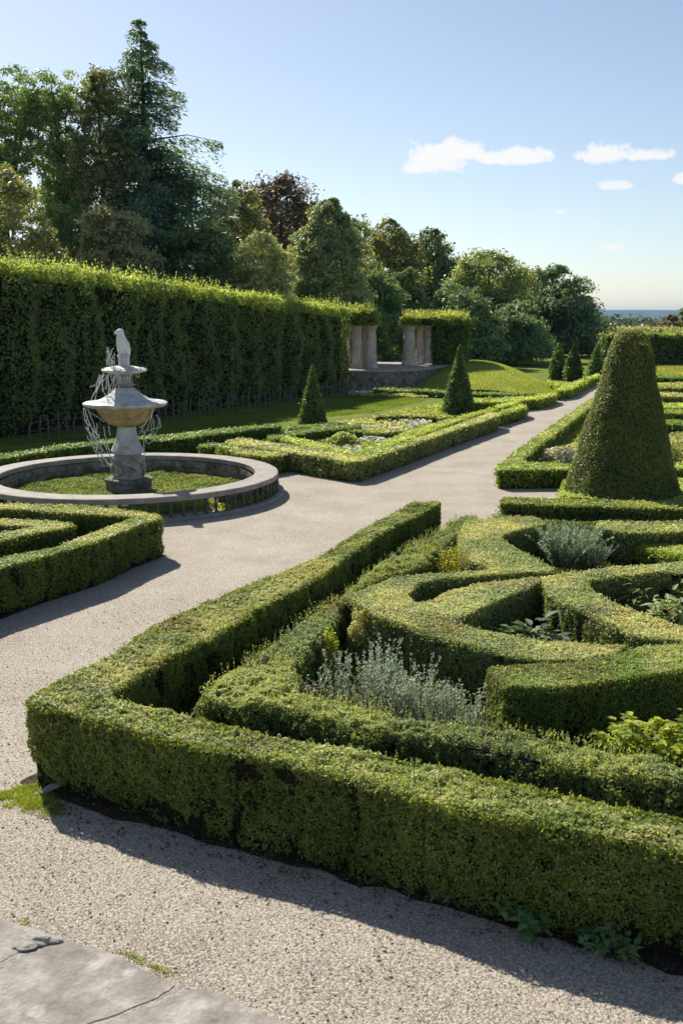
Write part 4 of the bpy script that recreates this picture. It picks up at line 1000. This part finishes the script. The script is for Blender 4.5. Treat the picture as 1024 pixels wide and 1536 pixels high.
tree(1000, 474, 17, 118, 'brownish bush at the right edge beyond the far hedge', (.034, .034, .018), (.072, .064, .034), None, 'round', None, 50, 150, .3, name='bush', cat='bush', trunk=False)

# far hedges and woods on the right
hedge(None, 2.15, 'long tall dark hedge closing the garden on the far right', dict(TALLD, tipamt=.8), group='far hedges', name='tall_hedge', world=[(xa(903, 74), 74), (xa(1250, 74), 74), (xa(1250, 74), 76), (xa(903, 74), 76)], leaf=.19, lump=.2, rnd=.2, shoots=8, shoot_len=.3, groove=1.5)
hedge(None, 2.15, 'pale flowering hedge behind the far dark hedge', dict(a=(.055, .07, .026), b=(.115, .13, .055), tip=(.17, .15, .10), tipamt=.7), group='far hedges', name='tall_hedge', world=[(xa(880, 92), 90), (xa(1250, 92), 90), (xa(1250, 92), 99), (xa(880, 92), 99)], leaf=.24, lump=.4, rnd=.3, shoots=4, shoot_len=.35, groove=0)
def woods():
    rs = np.random.default_rng(5); n = 460; per = 130
    x = rs.uniform(20, 420, n); y = rs.uniform(330, 620, n); zg = np.interp(y, [320, 500, 900], [-6, -9, -12])
    r = rs.uniform(4.5, 8.5, n); top = 3.3 + rs.normal(-.3, .8, n) - (y - 450) * .002
    k = np.repeat(np.arange(n), per); v = unit(rs.normal(0, 1, (n * per, 3))); v[:, 2] = np.abs(v[:, 2])
    hh = (top - zg)[k]; p = np.c_[x, y, zg][k] + np.c_[v[:, :2] * r[k][:, None], v[:, 2] * hh * rs.random(n * per) ** .2]
    f = (rs.random(n)[k] * .7 + rs.random(n * per) * .3)[:, None]
    mb = MB(); mb.leaves(p, v + [0, 0, .3], 1.7, 1.2, np.array((.03, .055, .022)) * (1 - f) + np.array((.085, .105, .04)) * f, True, 0)
    tag(mb.build('distant_woods', LEAF_DARK), kind='stuff', label='distant woodland below the blue hills')
woods()
#__PART3__
# ------------------------------------------------------------------ planting in the beds
def sprig(mb, base, h, lean, col0, col1, L, n, W=.35, mat=0, stem=.003, mat_stem=1):
    k = 6; t = np.linspace(0, 1, k); pts = np.c_[base[0] + lean[0] * t ** 1.6, base[1] + lean[1] * t ** 1.6, base[2] + h * t]
    mb.tube(pts, stem * (1.2 - t), 4, mat_stem)
    f = RNG.random(n) ** .8; p = np.stack([np.interp(f, t, pts[:, j]) for j in range(3)], 1)
    a = RNG.random(n) * 2 * PI; d = np.c_[np.cos(a), np.sin(a), np.full(n, .9)]
    p = p + unit(d) * L * .45; g = RNG.random((n, 1))
    mb.leaves(p, np.c_[-np.cos(a) * .6, -np.sin(a) * .6, np.full(n, .7)], L, L * W, (np.array(col0) * (1 - g) + np.array(col1) * g) * np.array([1.7, 1.75, 1.5]), False, mat, tang=d, jitter=.4)

def silver_plant(u, v, h, r, ns, label, group, lv=30, L=.03, c0=(.16, .19, .14), c1=(.34, .38, .31), name='silver_plant', flower=None):
    b = Z(u, v); mb = MB()
    for i in range(ns):
        a = random.random() * 2 * PI; q = r * math.sqrt(random.random()); ln = (math.cos(a) * q * random.uniform(.3, 1.1), math.sin(a) * q * random.uniform(.3, 1.1))
        H = h * random.uniform(.5, 1.0)
        sprig(mb, (b[0] + math.cos(a) * q * .6, b[1] + math.sin(a) * q * .6, 0), H, ln, c0, c1, L, int(lv * H / .5))
        if flower and random.random() < .35:
            e = np.array([[b[0] + math.cos(a) * q * .6 + ln[0], b[1] + math.sin(a) * q * .6 + ln[1], H]]) + RNG.normal(0, .012, (14, 3)) * [1, 1, 1.6]
            mb.leaves(e, np.tile([0, 0, .5], (14, 1)), .022, .016, np.array(flower), False, 0)
    o = mb.build(name, [SILVER, BARK], loc=(b[0], b[1], 0)); return tag(o, label, 'plant', group)
SG = 'silver-leaved plants in the near bed'
for u, v, h, r, ns, lb in ((505,1075,.62,.16,30,'silvery plant with a tall leaning spike at the left of the grey bed'), (545,1080,.62,.2,44,'bushy silvery plant second from left in the grey bed'), (590,1095,.66,.2,44,'tall silvery plant in the middle of the grey bed'),
                     (632,1100,.58,.18,38,'silvery plant right of the middle of the grey bed'), (668,1110,.56,.16,32,'silvery plant near the right of the grey bed'), (700,1120,.52,.12,24,'rightmost silvery plant beside the square hedge block'),
                     (570,1050,.60,.2,34,'silvery plant at the back of the grey bed under the scrolled hedge'), (620,1060,.52,.2,30,'second silvery plant at the back of the grey bed')):
    silver_plant(u, v, h, r, ns, lb, SG, 46)
silver_plant(462, 1085, .5, .09, 16, 'small pink-tipped silvery plant inside the shaggy hedge tip', SG, 40, flower=(.45, .22, .22))
silver_plant(725, 1130, .62, .02, 2, 'single tall bare flower stalk by the square hedge block', None, 6, flower=(.4, .3, .12), name='flower_stalk')
silver_plant(848, 850, .62, .42, 120, 'big feathery silver-grey shrub at the back of the knot garden', None, 60, .05, (.13, .17, .11), (.27, .32, .23), name='silver_shrub')
silver_plant(885, 852, .42, .3, 60, 'lower grey shrub beside the big feathery silver shrub', None, 60, .04, (.12, .15, .10), (.24, .28, .20), name='silver_shrub')

def big_leaf(mb, c, d, up, L, W, col, mat=0):
    """one broad pointed leaf folded along its midrib"""
    d = np.array(d) / np.linalg.norm(d); s = np.cross(d, up); s /= np.linalg.norm(s); n = np.cross(s, d)
    t = np.array([0, .18, .42, .7, 1.0]); w = np.array([.05, .75, 1, .62, 0]) * W / 2
    mid = c + d * (t * L)[:, None] - n * (L * .22 * t ** 2)[:, None]
    lft = mid + s * w[:, None] + n * (w * .35)[:, None]; rgt = mid - s * w[:, None] + n * (w * .35)[:, None]
    V = np.r_[mid, lft, rgt]; fc = [[i, i + 1, 5 + i + 1, 5 + i] for i in range(4)] + [[i + 1, i, 10 + i, 10 + i + 1] for i in range(4)]
    mb.add(V, fc, mat, np.tile(np.array(col), (8, 1)))

def leafy_plant(u, v, h, r, ns, L, label, c0, c1, group=None, name='leafy_plant', per=6, cat='plant', W=.5, z0=0, yellow=None):
    b = Z(u, v); mb = MB()
    for i in range(ns):
        a = random.random() * 2 * PI; q = r * math.sqrt(random.random()); H = h * random.uniform(.45, 1.0) * (1.1 - .45 * q / max(r, .01))
        e = np.array([b[0] + math.cos(a) * q, b[1] + math.sin(a) * q, H]); b0 = np.array([b[0] + math.cos(a) * q * .35, b[1] + math.sin(a) * q * .35, 0])
        k = np.linspace(0, 1, 5)[:, None]; pts = b0 * (1 - k) + e * k; mb.tube(pts, .004, 4, 1)
        for j in range(per):
            f = random.uniform(.4, 1.0); aa = random.random() * 2 * PI; el = random.uniform(-.2, .8)
            d = np.array([math.cos(aa), math.sin(aa), el]); g = random.random(); s = random.uniform(.6, 1.15)
            col = (np.array(c0) * (1 - g) + np.array(c1) * g) * (3.6 if z0 else 2.2)
            if yellow is not None and random.random() < .75 * f: col = np.array(yellow) * random.uniform(1.1, 1.7)
            big_leaf(mb, b0 * (1 - f) + e * f, d, np.array([0, 0, 1.]), L * s, L * W * s, col)
    return tag(mb.build(name, [LEAF_SOFT, BARK], loc=(b[0], b[1], 0)), label, cat, group)
leafy_plant(960, 1150, .50, .38, 60, .085, 'yellow and green leaved shrub in front of the square hedge block', (.07, .11, .02), (.13, .18, .03), name='yellow_shrub', cat='shrub', per=20, yellow=(.34, .37, .05), W=.62)
leafy_plant(1045, 1150, .52, .34, 50, .085, 'second yellow-leaved shrub cut by the right edge', (.07, .11, .02), (.13, .18, .03), name='yellow_shrub', cat='shrub', per=20, yellow=(.34, .37, .05), W=.62)
DK = 'broad-leaved plants in the knot hollows'
leafy_plant(765, 985, .46, .22, 18, .17, 'shaded broad-leaved plant at the left of the triangular hollow', (.05, .085, .025), (.10, .14, .05), DK, per=5)
leafy_plant(815, 982, .42, .2, 16, .18, 'shaded blue-green plant at the right of the triangular hollow', (.06, .09, .06), (.12, .16, .12), DK, per=5)
leafy_plant(742, 972, .50, .1, 8, .12, 'small bright green sprig at the left tip of the triangular hollow', (.09, .15, .02), (.17, .24, .04), DK, per=5)
leafy_plant(945, 930, .52, .22, 20, .16, 'fern-like green plant in the right forked bed', (.06, .10, .03), (.13, .17, .06), DK, per=8, W=.28)
leafy_plant(1000, 945, .54, .24, 22, .15, 'pale silver-green broad-leaved plant in the right forked bed', (.13, .17, .08), (.26, .30, .20), DK, per=7, W=.4)
leafy_plant(1035, 925, .58, .22, 18, .16, 'yellowish broad-leaved plant at the right edge of the forked bed', (.10, .15, .03), (.22, .25, .06), DK, per=7)
mb = MB(); c = Z(1006, 918, .42); rocks(mb, np.array([c]), np.array([.035])); o = mb.build('orange_flower', [PETAL]); me = o.data
at = me.attributes['tint'].data; at.foreach_set('color', np.tile([.45, .09, .03, 1], (len(at), 1)).astype(np.float32).ravel()); tag(o, 'small orange-red flower in the right forked bed', 'flower')
WD = 'weeds under the front hedge'
leafy_plant(800, 1402, .19, .12, 16, .08, 'largest clump of big-leaved weeds growing out under the front hedge', (.035, .075, .03), (.075, .125, .06), WD, z0=1, per=5, W=.62)
leafy_plant(765, 1382, .17, .09, 10, .065, 'smaller big-leaved weed left of the largest clump under the hedge', (.04, .075, .03), (.08, .125, .06), WD, z0=1, per=5, W=.6)
leafy_plant(664, 1354, .16, .08, 10, .055, 'grey-green weed near the middle of the front hedge foot', (.06, .085, .05), (.12, .15, .10), WD, z0=1, per=5)
leafy_plant(925, 1436, .18, .14, 18, .065, 'rightmost leafy weed at the front hedge foot', (.045, .08, .03), (.09, .13, .06), WD, z0=1, per=6)
leafy_plant(880, 1422, .16, .08, 9, .06, 'single weed with pale leaves right of the largest clump', (.05, .09, .05), (.1, .15, .09), WD, z0=1, per=5)
leafy_plant(515, 1300, .13, .05, 6, .065, 'small grey weed at the left part of the front hedge foot', (.06, .08, .05), (.1, .13, .08), WD, z0=1, per=5)
mb = MB(); b = Z(565, 1325)
for i in range(26): 
    a = random.random() * 2 * PI; mb.tube([[b[0], b[1], 0], [b[0] + .03 * math.cos(a), b[1] + .03 * math.sin(a), .06], [b[0] + .07 * math.cos(a), b[1] + .07 * math.sin(a), random.uniform(.06, .14)]], [.003, .002, .001], 4)
tag(mb.build('dry_stalks', surf_material('dry_stem', [(.3, (.10, .06, .04)), (.7, (.2, .13, .09))], 10), loc=(b[0], b[1], 0)), 'bunch of dry reddish stalks at the front hedge foot', 'plant')
# fallen leaves on the soil and gravel by the hedge foot
n = 420; s = RNG.random(n); e0, e1 = Z(60, 1205)[:2], Z(1024, 1448)[:2]
q = e0[None] * (1 - s)[:, None] + e1[None] * s[:, None] + RNG.normal(0, 1, (n, 2)) * np.array([.05, .10]) + [0, -.05]
mb = MB(); g = RNG.random((n, 1)); mb.leaves(np.c_[q, np.full(n, .014)], np.tile([0, 0, 2.5], (n, 1)), .03, .02, np.array((.09, .05, .025)) * (1 - g) + np.array((.26, .15, .09)) * g, False, 0, jitter=.5)
tag(mb.build('fallen_leaves', [PETAL]), kind='stuff', label='brown fallen leaves along the foot of the front hedge')
n = 900; y = 4 + 26 * RNG.random(n) ** 1.4; x = RNG.uniform(-.4, .3, n) * y
g = RNG.random((n, 1)); mb = MB(); mb.leaves(np.c_[x, y, np.full(n, .016)], np.tile([0, 0, 2.5], (n, 1)), .028, .017, np.array((.07, .06, .025)) * (1 - g) + np.array((.20, .14, .07)) * g, False, 0, jitter=.6)
tag(mb.build('leaf_litter', [PETAL]), kind='stuff', label='small dry leaves and clippings scattered over the gravel')
YB = dict(a=(.07, .095, .015), b=(.15, .17, .03), tip=(.19, .185, .025), tipamt=.8)
def bush_patch(u, v, h, r, label, pal, L=.03, name='low_bush', n=2600, flowers=None, z=0.0):
    b = Z(u, v, z); SEED[0] += 1; d = unit(RNG.normal(0, 1, (n, 3))); d[:, 2] = np.abs(d[:, 2]); p = d * RNG.random((n, 1)) ** .3 * np.array([r, r, h]) * (.75 + .5 * vnoise(d + SEED[0], 2.5, SEED[0]))[:, None]
    mb = MB(); mb.leaves(p, d, L, L * .6, leaf_colours(p, pal, SEED[0], np.ones(n)), False, 0)
    if flowers: k = RNG.random(n) < flowers[1]; mb.leaves(p[k] * 1.06, d[k], flowers[2], flowers[2], np.array(flowers[0]), False, 1)
    o = mb.build(name, [LEAF_SOFT, PETAL]); o.location = (b[0], b[1], 0); return tag(o, label, 'bush', 'small bushes among the hedges')
bush_patch(672, 882, .50, .28, 'yellow-green bush in the hollow above the scrolled hedge', YB)
bush_patch(716, 878, .45, .30, 'second yellow-flecked bush in the hollow above the scrolled hedge', YB)
bush_patch(690, 862, .42, .2, 'small yellow bush farther back behind the scrolled hedge', YB)
bush_patch(492, 945, .56, .12, z=.5, label='bright yellow-green tuft on the shaggy hedge arm', pal=YB, L=.026, n=1800)
bush_patch(432, 1012, .53, .11, z=.46, label='bright yellow tuft at the tip of the shaggy hedge', pal=YB, L=.026, n=1500)
bush_patch(538, 915, .55, .13, z=.5, label='pink-tinged bush where the shaggy and scrolled hedges meet', pal=GREY, L=.03, n=2000, flowers=((.5, .3, .28), .02, .03))
bush_patch(640, 665, .0 + .3, .5, 'green bush with white flowers in the middle parterre bed', GREEN, .07, flowers=((.75, .74, .7), .12, .08))
bush_patch(515, 668, .35, .45, 'leafy green bush among white flowers at the front of the middle bed', BRIGHT, .08, flowers=((.75, .74, .7), .05, .08))
bush_patch(845, 692, .35, .6, 'white-flowering bush behind the L-shaped hedge', GREY, .07, flowers=((.72, .68, .6), .22, .08))
bush_patch(880, 690, .45, .6, 'pale bush between the L-shaped hedge and the obelisk', PALE, .07)
bush_patch(1000, 690, .55, .7, 'grey domed shrub right of the obelisk', GREY, .07)
bush_patch(1030, 672, .5, .7, 'second grey domed shrub right of the obelisk', GREY, .07)
bush_patch(673, 622, .3, .3, 'small round dark bush left of the tall pointed cone', DARK, .08, n=1200)
# ground cover of the parterre beds
carpet(poly_at([(432,658),(526,676),(545,676),(640,643),(560,640),(500,641)], .05), .10, BRIGHT, 'green planting with white flowers in the front bed of the middle parterre', 'flower_bed_plants', .065, .7, flowers=((.80, .79, .75), .22, .10))
carpet(poly_at([(520,640),(640,640),(650,630),(560,626),(480,638)], .05), .09, PALE, 'pale planting with white flowers in the second bed of the middle parterre', 'flower_bed_plants', .075, .7, flowers=((.80, .77, .73), .22, .11))
carpet(poly_at([(565,624),(655,628),(700,622),(760,603),(700,598),(610,612)], .05), .10, BRIGHT, 'yellow-green planting in the far bed of the middle parterre', 'flower_bed_plants', .085, .7)
carpet(poly_at([(808,672),(841,648),(882,616),(900,600),(905,694),(781,693)], .05), .09, BRIGHT, 'green planting inside the L-shaped hedge', 'flower_bed_plants', .075, .7)
carpet(poly_at([(960,566),(1190,568),(1190,760),(960,756)], .05), .11, dict(PALE, a=(.09,.12,.035), b=(.17,.19,.07)), 'mixed planting between the hedge rows on the right', 'flower_bed_plants', .085, .8, flowers=((.5, .4, .34), .03, .1))
carpet(poly_at([(-260,757),(0,766),(132,773),(195,777),(80,822),(0,838),(-260,915)], .05), .10, DARK, 'sparse dark planting between the left V hedges', 'bed_undergrowth', .04, .5)
carpet(bed[[1, 2, 3, 4, 5, 6]], .12, DARK, 'sparse dark undergrowth between the knot hedges', 'bed_undergrowth', .035, .35)
carpet(poly_at([(540,596),(640,597),(660,590),(560,588)], 0), .15, PALE, 'rough low plants at the foot of the terrace wall', 'rough_plants', .09, 1.0)

# ------------------------------------------------------------------ sky, sun, air
SUN = np.array([-.386, .65, .65]); SUN = SUN / np.linalg.norm(SUN)
sun = bpy.data.lights.new('sun', 'SUN'); sun.energy = 5.0; sun.angle = math.radians(.53); sun.color = (1, .94, .84)
so = bpy.data.objects.new('sun', sun); COL.objects.link(so); so.rotation_euler = Vector(SUN).to_track_quat('Z', 'Y').to_euler()
w = bpy.data.worlds.new('World'); SC.world = w; w.use_nodes = True; nt = w.node_tree; nt.nodes.clear()
sky = nt.nodes.new('ShaderNodeTexSky'); sky.sky_type = 'NISHITA'; sky.sun_disc = False
sky.sun_elevation = math.asin(SUN[2]); sky.sun_rotation = math.atan2(SUN[0], SUN[1]); sky.altitude = 100; sky.air_density = .85; sky.dust_density = .55; sky.ozone_density = .55
bg = nt.nodes.new('ShaderNodeBackground'); bg.inputs[1].default_value = .082; hs = nt.nodes.new('ShaderNodeHueSaturation'); hs.inputs['Saturation'].default_value = .9; nt.links.new(sky.outputs[0], hs.inputs['Color']); nt.links.new(hs.outputs[0], bg.inputs[0])
tc = nt.nodes.new('ShaderNodeTexCoord'); sx = nt.nodes.new('ShaderNodeSeparateXYZ'); nt.links.new(tc.outputs['Generated'], sx.inputs[0])
def M(op, a, b=None, c=None):
    n = nt.nodes.new('ShaderNodeMath'); n.operation = op
    for i, q in enumerate((a, b, c)):
        if q is None: continue
        if isinstance(q, (int, float)): n.inputs[i].default_value = q
        else: nt.links.new(q, n.inputs[i])
    return n.outputs[0]
az = M('ARCTAN2', sx.outputs[0], sx.outputs[1]); el = M('ARCSINE', sx.outputs[2])
def noise(s, d, sc=(1, 1, 1)):
    mp = nt.nodes.new('ShaderNodeMapping'); mp.inputs['Scale'].default_value = sc; nt.links.new(tc.outputs['Generated'], mp.inputs[0])
    n = nt.nodes.new('ShaderNodeTexNoise'); n.inputs['Scale'].default_value = s; n.inputs['Detail'].default_value = d; n.inputs['Roughness'].default_value = .6; nt.links.new(mp.outputs[0], n.inputs['Vector']); return n.outputs['Fac']
nz = M('ADD', M('MULTIPLY', M('SUBTRACT', noise(42, 8, (1, 1, 1.3)), .5), 4.6), M('MULTIPLY', M('SUBTRACT', noise(130, 6), .5), 1.6))
tot = None
for u, v, hw, hh, k in ((660,240,56,22,1.0),(690,230,44,20,1.0),(628,250,28,12,.9),(735,237,26,12,.8),(782,236,46,15,.85),(900,232,36,19,.75),(968,234,46,12,.7),(926,278,24,8,.6),(915,371,19,8,.75),(1026,270,16,11,.7),(838,318,9,4,.45),(930,410,60,4,.2),(990,412,50,4,.22)):
    d0 = ray(u, v); d0 = d0 / np.linalg.norm(d0); d1 = ray(u + hw, v); d1 = d1 / np.linalg.norm(d1); d2 = ray(u, v - hh); d2 = d2 / np.linalg.norm(d2)
    a0, e0_ = math.atan2(d0[0], d0[1]), math.asin(d0[2]); wa, we = abs(math.atan2(d1[0], d1[1]) - a0), abs(math.asin(d2[2]) - e0_)
    da = M('DIVIDE', M('SUBTRACT', az, a0), wa); de = M('DIVIDE', M('SUBTRACT', el, e0_), we)
    de = M('MULTIPLY', de, M('ADD', 1.0, M('MULTIPLY', M('LESS_THAN', de, 0.0), .45)))           # flatter base
    r = M('SQRT', M('ADD', M('MULTIPLY', da, da), M('MULTIPLY', de, de)))
    dens = M('MULTIPLY', M('SUBTRACT', 1.15, M('ADD', r, M('MULTIPLY', nz, -.55))), k * 1.9)
    dens = M('MINIMUM', M('MAXIMUM', dens, 0.0), k)
    tot = dens if tot is None else M('MAXIMUM', tot, dens)
fac = M('SMOOTHSTEP' if False else 'MULTIPLY', tot, M('SUBTRACT', 2.0, tot))
cl = nt.nodes.new('ShaderNodeBackground'); cl.inputs[0].default_value = (1, 1, 1, 1); cl.inputs[1].default_value = .64
mx = nt.nodes.new('ShaderNodeMixShader'); nt.links.new(M('MINIMUM', fac, 1.0), mx.inputs[0]); nt.links.new(bg.outputs[0], mx.inputs[1]); nt.links.new(cl.outputs[0], mx.inputs[2])
wo = nt.nodes.new('ShaderNodeOutputWorld'); nt.links.new(mx.outputs[0], wo.inputs[0])

HAZE = True
if HAZE:
    mb = MB(); mb.box((0, 3900, 10), (11800, 7960, 90))
    m, hn, ho = new_mat('haze_air'); pv = N(hn, 'ShaderNodeVolumePrincipled'); pv.inputs['Color'].default_value = (.30, .55, .90, 1); pv.inputs['Density'].default_value = .00009; pv.inputs['Anisotropy'].default_value = .0
    hn.links.new(pv.outputs[0], ho.inputs['Volume']); o = mb.build('haze', m); tag(o, kind='stuff', label='thin blue summer haze over the far land')

# ------------------------------------------------------------------ camera and render settings
cam = bpy.data.cameras.new('camera'); co = bpy.data.objects.new('camera', cam); COL.objects.link(co)
cam.sensor_fit = 'HORIZONTAL'; cam.sensor_width = 24; cam.lens = 24 * F / 1024; cam.clip_end = 30000; cam.clip_start = .1
co.location = (0, 0, HC); co.rotation_euler = (PI / 2 - PITCH, 0, 0)
cam.dof.use_dof = True; cam.dof.focus_distance = 16; cam.dof.aperture_fstop = 4.5
SC.camera = co
SC.view_settings.view_transform = 'Standard'; SC.view_settings.look = 'None'; SC.view_settings.exposure = .62; SC.view_settings.gamma = 1
cy = SC.cycles; cy.use_denoising = True; cy.max_bounces = 6; cy.diffuse_bounces = 3; cy.glossy_bounces = 2; cy.transmission_bounces = 4; cy.transparent_max_bounces = 4; cy.volume_bounces = 0
cy.sample_clamp_indirect = 4
